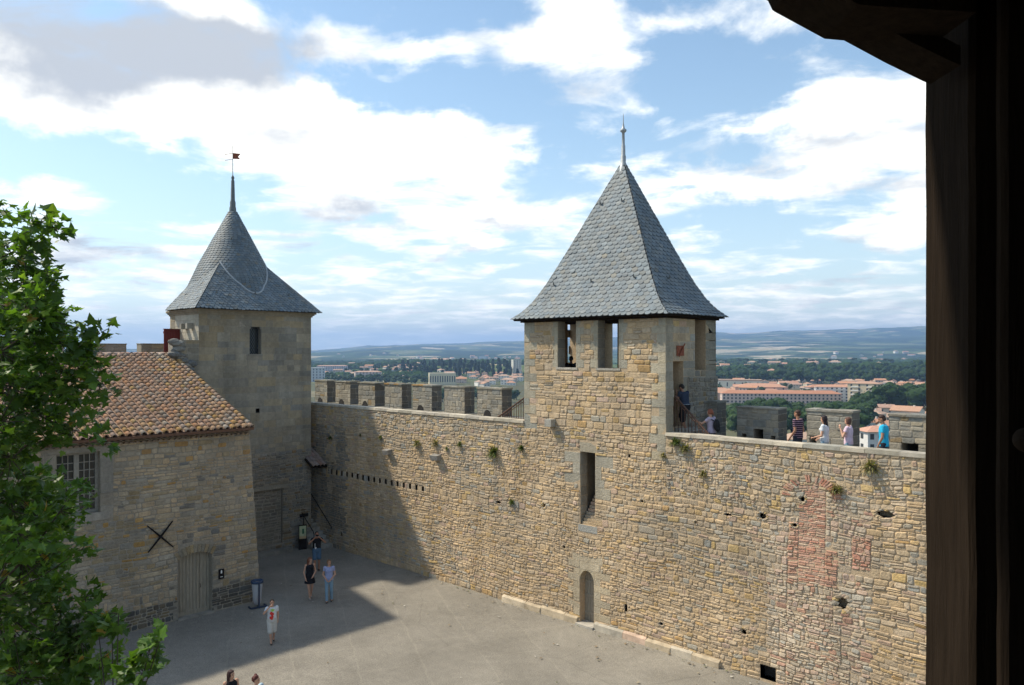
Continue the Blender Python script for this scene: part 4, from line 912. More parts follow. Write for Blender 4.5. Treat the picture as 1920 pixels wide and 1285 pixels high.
# ------------------------------------------------------------------ corner stair, canopy and rails
stp = empty('stone_stair', (-17, -.5, 0), 0, 'worn stone steps climbing between the corner tower and the castle wall', 'stair')
for k in range(8):
    s = MB(); x1 = -16.25 - .3 * k; s.mesh([(x1 - .34, -1.08 if k < 4 else -.48, -.05), (x1, -1.08 if k < 4 else -.48, -.05), (x1, -.02, -.05), (x1 - .34, -.02, -.05), (x1 - .34, -1.08 if k < 4 else -.48, .17 * (k + 1)), (x1, -1.08 if k < 4 else -.48, .17 * (k + 1)), (x1, -.02, .17 * (k + 1)), (x1 - .34, -.02, .17 * (k + 1))],
            [(4, 5, 6, 7), (0, 1, 5, 4), (1, 2, 6, 5), (2, 3, 7, 6), (3, 0, 4, 7)], 0, pick([((.27, .25, .21), 1)], rng)); attach(s.build('step', M['coping']), stp)
hr = MB(); hr.tube([(-18.3, -.06, 2.55), (-16.3, -.07, 1.05), (-16.25, -.07, .95)], .022, 8); hr.bar((-17.8, 0, 2.18), (-17.8, -.07, 2.18), .02); hr.bar((-16.6, 0, 1.28), (-16.6, -.07, 1.28), .02)
tag(hr.build('handrail', M['black_iron']), 'dark iron handrail fixed to the wall above the corner steps', 'handrail')
hr = MB(); hr.tube([(-17.35, -1.12, 1.75), (-16.3, -1.12, .98), (-16.22, -1.12, .85), (-16.22, -1.12, 0)], .022, 8); hr.bar((-17.2, -1.12, 0), (-17.2, -1.12, 1.62), .03)
tag(hr.build('handrail', M['black_iron']), 'short free-standing iron handrail at the foot of the corner steps', 'handrail')
cn = empty('tiled_canopy', (-17.4, -.3, 4.6), 0, 'small lean-to canopy of terracotta tiles between the corner tower and the castle wall', 'canopy')
k = MB()
def CP_(y, a, l): return Vector((-16.75 - a * .88 + l * .47, y, 4.12 + a * .47 + l * .88))
for j in range(4):
    for i in range(4): barrel(k, -.12 - .21 * j, i * .42 - .02, i * .42 + .5, .10, .08, .05, .02, pick([((.30, .19, .15), 1), ((.26, .20, .17), 1)], r3), MP=CP_)
attach(k.build('tiles', M['tile']), cn)
k = MB(); k.prism([CP_(-.9, 0, 0), CP_(0, 0, 0), CP_(0, 1.75, 0), CP_(-.9, 1.75, 0)], (0, 0, -.08)); attach(k.build('boards', M['old_timber']), cn)
ps = empty('information_stand', on_z(580, 1010) , R_(-20), 'narrow upright poster stand with a green and cream picture beside the corner steps', 'poster stand'); ps.location = (-16.9, -1.35, 0)
k = MB(); k.box((-.02, -.2, 0), (.02, .2, 1.25)); k.build('panel', M['black_iron'], ps)
k = MB(); k.box((.022, -.17, .55), (.026, .17, 1.2), 0, (.42, .45, .27)); k.box((.028, -.03, .8), (.03, .06, 1.05), 0, (.03, .12, .06)); k.box((.028, -.17, .55), (.03, .17, .68), 0, (.5, .36, .2)); k.build('poster', M['coping'], ps)
dsn = MB(); p = on_x(569, TX, 966); dsn.box((TX + .06, p.y - .25, p.z - .08), (TX + .09, p.y + .22, p.z + .08)); tag(dsn.build('direction_sign', M['black_iron']), 'small black sign board high on the corner tower edge above the poster', 'sign')

# stair railings beside the central tower
def railing(x0, z0, x1, z1, label, y=.52):
    r = empty('stair_railing', ((x0 + x1) / 2, y, 6.4), 0, label, 'railing')
    h = MB(); h.tube([(x0, y, z0), (x1, y, z1)], .035, 8); h.tube([(x0, y, z0 - .12), (x1, y, z1 - .12)], .014, 6); attach(h.build('handrail', M['iron']), r)
    n = int(abs(x1 - x0) / .125)
    for k in range(n + 1):
        x = x0 + (x1 - x0) * k / n; z = z0 + (z1 - z0) * k / n - .03
        if z < 6.9: continue
        b = MB(); b.bar((x, y, 6.5), (x, y, z), .02, .02); attach(b.build('baluster', M['iron']), r)
    b = MB(); b.bar((x0, y, 6.75), (x1, y, 6.75), .03, .02); attach(b.build('bottom_rail', M['iron']), r)
railing(on_y(930, .52).x, 7.22, TX0 - .02, 8.42, 'rusty iron stair railing left of the central tower, rising to its wall')
railing(TX1 + .02, 8.5, on_y(1330, .52).x, 7.28, 'rusty iron stair railing right of the central tower beside the open doorway')
for (xs, sg, lab) in ((TX1 + .44, 1, 'stone steps from the wall walk up to the right door of the central tower'), (TX0, -1, 'stone steps from the wall walk up to the left side of the central tower')):
    s = MB()
    for k in range(5):
        a = xs + sg * .27 * k; b = xs + sg * .27 * (k + 1); x0_, x1_ = min(a, b), max(a, b); s.box((x0_ + (0 if k else .01), .56, 6.40), (x1_, 1.32, 7.35 - .17 * k), 0, (.33, .30, .25))
    if sg > 0: s.box((TX1 + .01, .56, 6.4), (TX1 + .44, 1.32, 7.4), 0, (.33, .30, .25))
    tag(s.build('wall_walk_steps', M['coping']), lab, 'steps')
# ------------------------------------------------------------------ timber gallery round the camera
def cf(R, D, z): return Vector((CX, CY, 0)) + FW * D + RT * R + Vector((0, 0, CZ + z))
def cpoly(pts, D): return [cf((px - 960) / FPX * D, D, (HZ - py) / FPX * D) for px, py in pts]
gal = empty('timber_gallery', (CX, CY, CZ - 1.6), 0, 'dark unlit timber gallery framing the right and top edge of the view', 'gallery')
def cbox(mb, R0, R1, D0, D1, z0, z1): 
    v = [cf(R, D, z) for z in (z0, z1) for (R, D) in ((R0, D0), (R1, D0), (R1, D1), (R0, D1))]
    mb.mesh(v, [(0, 3, 2, 1), (4, 5, 6, 7), (0, 1, 5, 4), (1, 2, 6, 5), (2, 3, 7, 6), (3, 0, 4, 7)], 0)
def wavy_post(name, pxs0, R1, D, dep, z0, z1):
    mb = MB(); n = 26; L_, Rr_ = [], []
    for k in range(n + 1):
        z = z0 + (z1 - z0) * k / n; w = .003 * mnoise.noise(Vector((z * 2.1, D, 1))) + .003 * mnoise.noise(Vector((z * 9, D, 1)))
        x = (pxs0 - 960) / FPX * (D + dep) + w + .004 * (z0 + z1 - 2 * z) * 0
        L_.append((x, z))
    for k in range(n):
        (a, z), (b, zz) = L_[k], L_[k + 1]
        mb.face([cf(a + .012, D, z), cf(R1, D, z), cf(R1, D, zz), cf(b + .012, D, zz)]); mb.face([cf(a, D + .014, z), cf(a + .012, D, z), cf(b + .012, D, zz), cf(b, D + .014, zz)])
        mb.face([cf(a, D + dep, z), cf(a, D + .014, z), cf(b, D + .014, zz), cf(b, D + dep, zz)]); mb.face([cf(R1, D, z), cf(R1, D + dep, z), cf(R1, D + dep, zz), cf(R1, D, zz)]); mb.face([cf(R1, D + dep, z), cf(a, D + dep, z), cf(b, D + dep, zz), cf(R1, D + dep, zz)])
    return attach(mb.build(name, M['old_timber']), gal)
wavy_post('post', 1736, 1.26, 2.0, .22, -1.6, 1.3)
wavy_post('door_jamb', 1868, 1.62, 1.93, .03, -1.6, 1.3)
wavy_post('side_plank', 1990, 2.3, 1.88, .05, -1.6, 1.3)
def timber(name, pts, D, dep): 
    mb = MB(); mb.prism(cpoly(pts, D), FW * -dep); return attach(mb.build(name, M['old_timber']), gal)
timber('beam', [(1546, 73), (1580, 76), (1745, 86), (1745, -180), (1300, -180), (1432, -2), (1440, 2), (1448, 19), (1452, 22)], 2.02, .2)
timber('brace', [(1582, 76), (1660, 118), (1732, 153), (1745, 158), (1745, 125), (1650, 76)], 2.1, .14)
timber('rafter', [(1640, 84), (1745, 84), (1745, 118), (1700, 104)], 2.3, .1)
kn = MB(); c_ = cf((1905 - 960) / FPX * 1.9, 1.86, (HZ - 822) / FPX * 1.9)
bm = bmesh.new(); bmesh.ops.create_icosphere(bm, subdivisions=3, radius=.03); kn.mesh([tuple(v.co + c_) for v in bm.verts], [tuple(v.index for v in f.verts) for f in bm.faces], 0, sm=True); bm.free(); attach(kn.build('knob', M['old_timber']), gal)
b = MB(); cbox(b, -2.2, 3.2, -1.7, 2.35, 1.36, 1.5); attach(b.build('shade_roof', M['old_timber']), gal)  # out of view; added overhead to keep the sun off the timbers
b = MB(); cbox(b, -2.2, 3.2, -1.8, -1.7, -1.7, 1.36); attach(b.build('shade_back_wall', M['old_timber']), gal)  # out of view; added behind the eye to keep the timbers dark
b = MB(); cbox(b, 2.31, 2.4, -1.69, 2.2, -1.7, 1.355); attach(b.build('shade_side_wall', M['old_timber']), gal)  # out of view; added to close the dark enclosure on the right
b = MB(); cbox(b, -2.2, 2.3, -1.69, 1.1, -1.75, -1.62); attach(b.build('floor_boards', M['old_timber']), gal)
b = MB(); cbox(b, -2.0, 3.0, -1.6, 1.0, -10.2, -1.76); attach(b.build('stone_base', M['mortar_grey']), gal)

# ------------------------------------------------------------------ people
def capsule(p, q, r0, r1, fl=(1, 1, 1), n=12):
    p = Vector(p); q = Vector(q); d = q - p; L = max(d.length, 1e-4); d /= L
    a = Vector((1, 0, 0)); a = (a - d * a.dot(d)); a = a.normalized() if a.length > .1 else Vector((0, 1, 0)); b = d.cross(a).normalized(); a = b.cross(d)
    pr = [(-r0, .05 * r0), (-.9 * r0, .43 * r0), (-.6 * r0, .8 * r0), (-.2 * r0, .98 * r0), (0, r0), (L * .5, (r0 + r1) / 2), (L, r1), (L + .2 * r1, .98 * r1), (L + .6 * r1, .8 * r1), (L + .9 * r1, .43 * r1), (L + r1, .05 * r1)]
    vs_ = [p + d * t + (a * math.cos(2 * PI * k / n) * fl[0] + b * math.sin(2 * PI * k / n) * fl[1]) * r for t, r in pr for k in range(n)]
    return tube_faces(vs_, len(pr), n)
def tube_faces(vs_, m_, n):
    fs = [(i * n + k, i * n + (k + 1) % n, (i + 1) * n + (k + 1) % n, (i + 1) * n + k) for i in range(m_ - 1) for k in range(n)]
    fs += [tuple(range(n))[::-1], tuple(range((m_ - 1) * n, m_ * n))]; return vs_, fs
def loft(rings, n=16, ex=2.0):
    """rings: (centre, half width x, half depth y); closed at both ends"""
    vs_ = []
    for c, rx, ry in rings:
        for k in range(n):
            t = 2 * PI * k / n; cs, sn = math.cos(t), math.sin(t); e = 2 / ex
            vs_.append(Vector(c) + Vector((rx * math.copysign(abs(cs) ** e, cs), ry * math.copysign(abs(sn) ** e, sn), 0)))
    return tube_faces(vs_, len(rings), n)
def ball(c, r, rot=None):
    bm = bmesh.new(); bmesh.ops.create_icosphere(bm, subdivisions=3, radius=1); vs_ = []
    for v in bm.verts:
        p = Vector((v.co.x * r[0], v.co.y * r[1], v.co.z * r[2])); vs_.append((rot @ p if rot else p) + Vector(c))
    fs = [tuple(v.index for v in f.verts) for f in bm.faces]; bm.free(); return vs_, fs
def fuse(name, prims, mats, parent, voxel=.008, smooth=3, H=1.0, post=None):
    vs_, fs = [], []
    for v, f in prims: b = len(vs_); vs_ += [tuple(x) for x in v]; fs += [tuple(b + i for i in q) for q in f]
    me = bpy.data.meshes.new('t'); me.from_pydata(vs_, [], fs)
    bm = bmesh.new(); bm.from_mesh(me); bmesh.ops.recalc_face_normals(bm, faces=bm.faces); bm.to_mesh(me); bm.free()
    o = bpy.data.objects.new('t', me); COL.objects.link(o)
    m1 = o.modifiers.new('r', 'REMESH'); m1.mode = 'VOXEL'; m1.voxel_size = voxel; m1.use_smooth_shade = True
    m2 = o.modifiers.new('s', 'SMOOTH'); m2.iterations = smooth; m2.factor = .5
    dg = bpy.context.evaluated_depsgraph_get(); out = bpy.data.meshes.new_from_object(o.evaluated_get(dg), depsgraph=dg)
    bpy.data.objects.remove(o); bpy.data.meshes.remove(me)
    out.materials.clear()
    for m_ in (mats if isinstance(mats, (list, tuple)) else [mats]): out.materials.append(m_)
    for pl in out.polygons: pl.use_smooth = True; pl.material_index = 0
    if post: post(out)
    if H != 1: out.transform(Matrix.Scale(H, 4))
    out.name = name; ob = bpy.data.objects.new(name, out); COL.objects.link(ob); ob.parent = parent; return ob
def cloth(name, col, stripes=None):
    m = mat(name, col, rough=.9, nscale=14, namp=.14, bump=.004, bscale=24, spec=.15)
    if stripes:
        nt = m.node_tree; N = nt.nodes; L = nt.links; b = N['Principled BSDF']; tc = N.new('ShaderNodeTexCoord'); s = N.new('ShaderNodeSeparateXYZ'); L.new(tc.outputs['Object'], s.inputs[0])
        a = N.new('ShaderNodeMath'); a.operation = 'MULTIPLY'; a.inputs[1].default_value = 1 / stripes[0]; L.new(s.outputs[2], a.inputs[0]); f = N.new('ShaderNodeMath'); f.operation = 'FRACT'; L.new(a.outputs[0], f.inputs[0])
        g = N.new('ShaderNodeMath'); g.operation = 'GREATER_THAN'; g.inputs[1].default_value = .78; L.new(f.outputs[0], g.inputs[0])
        x = N.new('ShaderNodeMix'); x.data_type = 'RGBA'; L.new(g.outputs[0], x.inputs[0]); x.inputs[6].default_value = (*col, 1); x.inputs[7].default_value = (*stripes[1], 1); L.new(x.outputs[2], b.inputs['Base Color'])
    return m
SKIN = mat('skin', (.50, .285, .19), rough=.6, nscale=6, namp=.06, spec=.3); SKIN_T = mat('tanned_skin', (.36, .185, .115), rough=.6, nscale=6, namp=.06, spec=.3)
EYE = mat('eye_dark', (.04, .025, .02), rough=.4, namp=0); LIP = mat('lip', (.36, .12, .1), rough=.5, namp=0)
hairmats = {}
def hairm(c):
    if c not in hairmats: hairmats[c] = mat('hair', c, rough=.55, nscale=12, namp=.35, stretch=(6, 6, 1), bump=.006, bscale=30)
    return hairmats[c]
def person(label, loc, face, height, J, wear, hair, tan=False, group=None, female=False):
    """J: joint overrides in a 1.75 m frame, person faces +Y, right hand at +X. wear: dict part -> spec"""
    root = empty('person', loc, face, label, 'person', group); S = height / 1.75; P_ = dict(
        pel=(0, 0, .96), che=(0, 0, 1.30), nec=(0, 0, 1.46), hed=(0, .02, 1.635), shr=(.185, 0, 1.42), shl=(-.185, 0, 1.42), elr=(.235, -.03, 1.13), ell=(-.235, -.03, 1.13), wrr=(.25, .05, .88), wrl=(-.25, .05, .88),
        hpr=(.09, 0, .93), hpl=(-.09, 0, .93), knr=(.10, .02, .50), knl=(-.10, .02, .50), anr=(.10, -.02, .08), anl=(-.10, -.02, .08), look=(0, 1, 0)); P_.update(J)
    V = {k: Vector(v) for k, v in P_.items()}; fw_ = .9 if female else 1.0; wc = (.125 if female else .145)
    if female: 
        for s in ('shr', 'shl'): V[s].x *= .9
    bt = V['che'] - Vector((0, 0, 1.30)); nk = V['nec']; hd = V['hed']
    look = V['look'].normalized(); rz = math.atan2(-look.x, look.y); RotH = Matrix.Rotation(rz, 3, 'Z') @ Matrix.Rotation(math.asin(max(-1, min(1, look.z))), 3, 'X')
    pr = []
    def trunk(g): 
        pe = V['pel']; c = V['che']
        return loft([(pe + Vector((0, 0, -.13)), .10 + g, .08 + g), (pe + Vector((0, 0, -.06)), .165 * (1.03 if female else 1) + g, .115 + g), (pe + Vector((0, 0, .04)), .16 + g, .11 + g), (pe.lerp(c, .45), wc + g, .098 + g), (c, .165 * fw_ + g, .115 + g), (c + Vector((0, 0, .09)), .175 * fw_ + g, .10 + g), (c + Vector((0, -.005, .145)), .12 * fw_ + g, .07 + g), (nk + Vector((0, 0, -.0)), .055 + g * .6, .055 + g * .6)], 18, 2.3)
    pr.append(trunk(0)); pr.append(capsule(nk - Vector((0, 0, .05)), hd - Vector((0, .01, .05)), .052, .05))
    if female: pr += [ball(V['che'] + Vector((s * .07, .085, .0)), (.062, .055, .06)) for s in (1, -1)]
    hc = lambda x, y, z: hd + RotH @ Vector((x, y, z))
    pr += [ball(hc(0, -.008, .022), (.074, .092, .094), RotH), ball(hc(0, .028, -.045), (.056, .062, .066), RotH), ball(hc(0, .088, -.018), (.013, .02, .022), RotH), ball(hc(0, .078, .02), (.045, .016, .014), RotH), ball(hc(0, .078, -.062), (.024, .014, .012), RotH), ball(hc(0, .07, -.092), (.024, .02, .018), RotH)]
    pr += [ball(hc(s * .077, -.005, -.012), (.012, .02, .032), RotH) for s in (1, -1)]
    for s, sh, el, wr in ((1, 'shr', 'elr', 'wrr'), (-1, 'shl', 'ell', 'wrl')):
        pr += [capsule(V[sh], V[el], .05 * fw_, .038), capsule(V[el], V[wr], .039, .026), ball(V[sh], (.058, .056, .058))]
        d = (V[wr] - V[el]).normalized(); side = Vector((s, 0, 0)); side = (side - d * side.dot(d)); side = side.normalized() if side.length > .2 else Vector((0, 0, 1)); nn = d.cross(side)
        V['hand' + el[-1]] = V[wr] + d * .09
        pw = V[wr] + d * .05; pr.append(capsule(V[wr] + d * .005, pw + d * .035, .026, .03, (1.15, .6, 1)))
        for q, (off, ln) in enumerate(((-.027, .062), (-.009, .074), (.009, .07), (.027, .054))):
            b0 = pw + d * .045 + nn * off; b1 = b0 + d * ln * .55 + side * -.006; b2 = b1 + d * ln * .4 - side * .026
            pr += [capsule(b0, b1, .0092, .0085, n=8), capsule(b1, b2, .0085, .0072, n=8)]
        t0 = V[wr] + d * .03 - nn * .024; pr.append(capsule(t0, t0 + d * .05 - nn * .03 - side * .012, .0115, .009, n=8))
    for hp_, kn_, an_ in (('hpr', 'knr', 'anr'), ('hpl', 'knl', 'anl')):
        a = V[an_]; k_ = V[kn_]
        pr += [capsule(V[hp_], k_, .086, .056), capsule(k_, a, .055, .037), capsule(k_.lerp(a, .22) + Vector((0, -.018, 0)), k_.lerp(a, .45) + Vector((0, -.012, 0)), .046, .036)]
        pr += [capsule(a + Vector((0, -.03, -.03)), a + Vector((0, .14, -.05)), .036, .028, (1.1, .75, 1))]
    def paint(me):
        for pl in me.polygons:
            q = RotH.inverted() @ (pl.center - hd)
            if q.y > .05:
                if abs(abs(q.x) - .032) < .0125 and abs(q.z - .004) < .008: pl.material_index = 1
                elif abs(abs(q.x) - .034) < .02 and abs(q.z - .033) < .005: pl.material_index = 1
                elif abs(q.x) < .023 and abs(q.z + .062) < .0085: pl.material_index = 2
    fuse('body', pr, [SKIN_T if tan else SKIN, EYE, LIP], root, .0085, 2, S, paint)
    if 'shirt' in wear:
        m_, sl = wear['shirt'][:2]; low = wear['shirt'][2] if len(wear['shirt']) > 2 else .10
        c = V['che']; pe = V['pel']; g = .018
        q = [loft([(pe + Vector((0, 0, .10 - low - .04)), .168 + g, .118 + g), (pe + Vector((0, 0, .06)), .162 + g, .112 + g), (pe.lerp(c, .45), wc + g + .012, .1 + g), (c, .168 * fw_ + g, .118 + g), (c + Vector((0, 0, .09)), .176 * fw_ + g, .104 + g), (c + Vector((0, -.005, .14)), .13 * fw_ + g, .078 + g), (c + Vector((0, -.005, .155)), .075, .07)], 18, 2.3)]
        if female: q += [ball(c + Vector((s * .07, .09, .0)), (.07, .062, .066)) for s in (1, -1)]
        if sl > 0:
            for sh, el in (('shr', 'elr'), ('shl', 'ell')): q += [capsule(V[sh], V[sh].lerp(V[el], sl), .066 * fw_ + .004, .058), ball(V[sh] + Vector((0, 0, .0)), (.07, .068, .068))]
        else:
            for sh in ('shr', 'shl'): x = V[sh].x * .55; q += [capsule((x, .07 + c.y, c.z + .08), (x * .95, .02 + c.y, c.z + .16), .02, .018, (1.2, .5, 1)), capsule((x, -.08 + c.y, c.z + .07), (x * .95, 0 + c.y, c.z + .16), .02, .018, (1.2, .5, 1))]
        fuse('shirt', q, m_, root, .011, 3, S)
    if 'legs' in wear:
        m_, frac, g = wear['legs']                        # frac: share of leg covered (1 = ankle, .45 = knee)
        pe = V['pel']; q = [loft([(pe + Vector((0, 0, -.14)), .13 + g, .09 + g), (pe + Vector((0, 0, -.06)), .168 + g, .118 + g), (pe + Vector((0, 0, .07)), .162 + g, .112 + g)], 18, 2.3)]
        for hp_, kn_, an_ in (('hpr', 'knr', 'anr'), ('hpl', 'knl', 'anl')):
            if frac <= .55: e = V[hp_].lerp(V[kn_], frac / .5); q.append(capsule(V[hp_], e, .092 + g, .072 + g))
            else: q += [capsule(V[hp_], V[kn_], .09 + g, .062 + g), capsule(V[kn_], V[kn_].lerp(V[an_], (frac - .5) / .5), .062 + g, .05 + g)]
        fuse('trousers' if frac > .7 else 'shorts', q, m_, root, .011, 3, S)
    if 'skirt' in wear:
        m_, z1 = wear['skirt']; pe = V['pel']
        fuse('skirt', [loft([(Vector((0, 0, z1)), .235, .20), (Vector((0, 0, (z1 + .95) / 2)), .21, .165), (pe + Vector((0, 0, -.02)), .18, .13), (pe + Vector((0, 0, .09)), .158, .112)], 20, 2.1)], m_, root, .012, 3, S)
    if 'shoes' in wear:
        q = []
        for an_ in ('anr', 'anl'): a = V[an_]; fuse('shoe', [capsule(a + Vector((0, -.04, -.045)), a + Vector((0, .15, -.055)), .04, .032, (1.15, .8, 1))], wear['shoes'], root, .011, 2, S)
    col, style = hair; hm = hairm(col); hq = [ball(hc(0, -.02, .042), (.084, .096, .088), RotH)]
    hq = []
    bm = bmesh.new(); bmesh.ops.create_icosphere(bm, subdivisions=3, radius=1)
    # cap that leaves the face free: ellipsoid pushed up and back, plus nape
    hq.append(ball(hc(0, -.022, .048), (.083, .092, .078), RotH)); hq.append(ball(hc(0, -.055, .0), (.074, .062, .08), RotH)); bm.free()
    if style in ('bob', 'long', 'ponytail', 'tied'):
        hq += [ball(hc(s * .062, -.012, .0), (.028, .05, .07), RotH) for s in (1, -1)]; hq.append(ball(hc(0, .02, .085), (.062, .06, .032), RotH))
    if style == 'bob': hq += [ball(hc(0, -.06, -.05), (.075, .045, .075), RotH)] + [ball(hc(s * .066, -.02, -.05), (.022, .045, .06), RotH) for s in (1, -1)]
    if style == 'long': hq += [capsule(hc(0, -.06, 0), hc(0, -.09, -.26), .07, .045, (1.15, .6, 1))] + [capsule(hc(s * .07, -.02, 0), hc(s * .085, -.02, -.22), .028, .02) for s in (1, -1)]
    if style in ('ponytail', 'tied'): hq += [capsule(hc(0, -.1, .03), hc(0, -.135, -.07), .032, .018)]
    if style == 'curly': hq += [ball(hc(.07 * math.cos(t), -.03 + .06 * math.sin(t), .05 + .05 * math.sin(t * 2.3)), (.045, .045, .045)) for t in [k * .7 for k in range(9)]]
    fuse('hair', hq, hm, root, .009, 2, S)
    return root, V, S, hc
def extra(root, S, name, prims, m_, voxel=.008): return fuse(name, prims, m_, root, voxel, 1, S)
def place(px, py): return on_z(px, py)
C_ = {'black': cloth('black_cloth', (.015, .015, .018)), 'denim': cloth('denim', (.08, .14, .22)), 'jeans': cloth('light_jeans', (.20, .30, .38)), 'lilac': cloth('lilac_cloth', (.30, .33, .50)), 'white': cloth('white_cloth', (.62, .64, .66)),
      'navy': cloth('navy_cloth', (.03, .04, .065)), 'dark': cloth('dark_trousers', (.03, .035, .05)), 'mauve': cloth('mauve_cloth', (.42, .36, .44)), 'pink': cloth('pink_cloth', (.68, .50, .58)), 'blue': cloth('turquoise_cloth', (.03, .40, .62)),
      'khaki': cloth('pale_shorts', (.50, .48, .44)), 'stripe': cloth('striped_cloth', (.035, .02, .035), (.062, (.40, .26, .33))), 'shoe': mat('shoe', (.03, .025, .02), rough=.6), 'shoe_w': mat('pale_shoe', (.45, .40, .36), rough=.6), 'red': cloth('red_print', (.62, .05, .04)), 'green': cloth('green_print', (.35, .62, .10)), 'bag': cloth('black_bag', (.02, .02, .022))}
CAMD = math.atan2(-(CX - 0), (CY - 0))
def toward(loc, extra_=0): d = Vector((CX, CY, 0)) - Vector(loc); return math.atan2(-d.x, d.y) + extra_
# man raising a camera
l = place(594, 1070)
r, V, S, hc = person('man in black T-shirt and denim shorts holding a camera up to his face', l, toward(l, .1), 1.78, dict(elr=(.36, .17, 1.27), ell=(-.36, .17, 1.27), wrr=(.13, .22, 1.50), wrl=(-.13, .22, 1.50), anr=(.1, .08, .08), knr=(.1, .08, .5), anl=(-.1, -.1, .08)), dict(shirt=(C_['black'], .3, .14), legs=(C_['denim'], .42, .025), shoes=C_['shoe']), ((.03, .02, .015), 'short'), tan=True)
k = MB(); k.box((-.06, .17, 1.58), (.06, .22, 1.65)); k.lathe(0, 0, [(0, 0), (.025, 0), (.025, .05), (0, .05)], 10)
k = MB(); k.box((-.06 * S, .17 * S, 1.565 * S), (.06 * S, .215 * S, 1.64 * S)); k.tube([(0, .215 * S, 1.6 * S), (0, .26 * S, 1.6 * S)], .025, 10); co_ = k.build('camera', M['black_iron']); co_.location = l; co_.rotation_euler = r.rotation_euler; tag(co_, 'small camera held up by the man in the black T-shirt', 'camera')
k = MB(); k.box((.03, .132, 1.02), (.10, .136, 1.10)); k.box((.085, .132, 1.06), (.105, .136, 1.28)); o_ = k.build('shirt_print', M['white'], r)
# young woman in black
l = place(581, 1122)
person('young woman with long auburn hair in black tank top and short black skirt', l, toward(l, .15), 1.66, dict(look=(-.75, .7, -.05), elr=(.25, .0, 1.13), wrr=(.20, .1, .9), ell=(-.24, .0, 1.14), wrl=(-.12, .16, 1.0), anr=(.02, .10, .09), knr=(.07, .12, .5), anl=(-.06, -.14, .12), knl=(-.09, .02, .5)), dict(shirt=(C_['black'], 0, .14), skirt=(C_['black'], .66), shoes=C_['shoe_w']), ((.16, .06, .03), 'long'), female=True)
# woman in lilac
l = place(617, 1128)
person('woman in lilac T-shirt and light blue jeans holding a dark purse before her', l, toward(l, -.1), 1.68, dict(look=(-.45, .9, -.05), elr=(.25, -.02, 1.13), wrr=(.09, .17, .96), ell=(-.25, -.02, 1.13), wrl=(-.09, .17, .96), anr=(.08, .12, .08), knr=(.09, .08, .5), anl=(-.1, -.08, .08)), dict(shirt=(C_['lilac'], .35, .12), legs=(C_['jeans'], .98, .008), shoes=C_['shoe']), ((.17, .09, .045), 'tied'), female=True)
# boy
l = place(510, 1206)
r, V, S, hc = person('boy in white T-shirt with red and green print, raising a hand to his mouth', l, toward(l, .1), 1.50, dict(elr=(.33, .12, 1.25), wrr=(.13, .20, 1.50), ell=(-.24, -.03, 1.13), wrl=(-.22, .0, .9), anr=(.05, .12, .09), knr=(.08, .1, .5), anl=(-.07, -.16, .14), knl=(-.09, .0, .5)), dict(shirt=(C_['white'], .45, .15), legs=(C_['khaki'], .5, .03), shoes=C_['shoe']), ((.04, .025, .018), 'short'))
for nm, cm_, prs in (('red_print', C_['red'], [(-.06, .10, .98, 1.30)]), ('green_print', C_['green'], [(-.09, .07, 1.31, 1.40)])):
    k = MB()
    for (xa, xb, za, zb) in prs:
        n = 9
        for i in range(n):
            t0, t1 = i / n, (i + 1) / n; w = (.35 + .65 * abs(math.sin(3 + 7 * t0)));  xm = (xa + xb) / 2 + .02 * math.sin(9 * t0)
            k.box(((xm - w * (xb - xa) / 2) * S, .142 * S, (za + (zb - za) * t0) * S), ((xm + w * (xb - xa) / 2) * S, .147 * S, (za + (zb - za) * t1) * S))
    k.build('shirt_print', cm_, r)
# two women at the lower edge
def place_head(px, py, h): return on_z(px, py, h)
p = place_head(433, 1258, 1.62); l = (p.x, p.y, 0)
person('woman with long dark hair and black straps at the bottom edge of the courtyard', l, toward(l, .4), 1.64, dict(look=(-.5, .9, 0)), dict(shirt=(C_['black'], 0, .14), legs=(C_['dark'], .98, .01), shoes=C_['shoe']), ((.035, .014, .012), 'long'), female=True)
p = place_head(480, 1268, 1.6); l = (p.x, p.y, 0)
person('woman with curly reddish-brown hair and pale blue top at the bottom edge', l, toward(l, .6), 1.62, dict(look=(-.6, .9, 0)), dict(shirt=(cloth('pale_blue_cloth', (.42, .55, .62)), .3, .14), legs=(C_['jeans'], .98, .01), shoes=C_['shoe']), ((.09, .022, .018), 'curly'), female=True)
# on the wall walk, all heading left along the wall
WL = R_(90)                                                # facing -x
def head_at(px, py, y, h): q = on_y(px, y, py); return (q.x, y, q.z - h)
l = head_at(1285, 718, .98, 1.78)
r, V, S, hc = person('man in navy T-shirt stooping at the right doorway of the central tower', (l[0], .98, max(l[2], 7.05)), WL - .15, 1.78, dict(che=(0, .06, 1.29), nec=(0, .1, 1.44), hed=(0, .16, 1.58), look=(0, .8, -.6), shr=(.185, .07, 1.41), shl=(-.185, .07, 1.41), elr=(.24, .12, 1.13), wrr=(.16, .3, 1.3), ell=(-.24, .18, 1.14), wrl=(-.12, .28, 1.4), anr=(.1, .2, .25), knr=(.1, .26, .62), anl=(-.1, -.15, .08)), dict(shirt=(C_['navy'], .35, .1), legs=(C_['black'], .5, .03), shoes=C_['shoe']), ((.02, .015, .012), 'short'), tan=True)
extra(r, S, 'belt', [loft([((0, 0, 1.0), .185, .135), ((0, 0, 1.035), .185, .135)], 18, 2.3)], C_['white'], .01)
l = head_at(1334, 766, .95, 1.68)
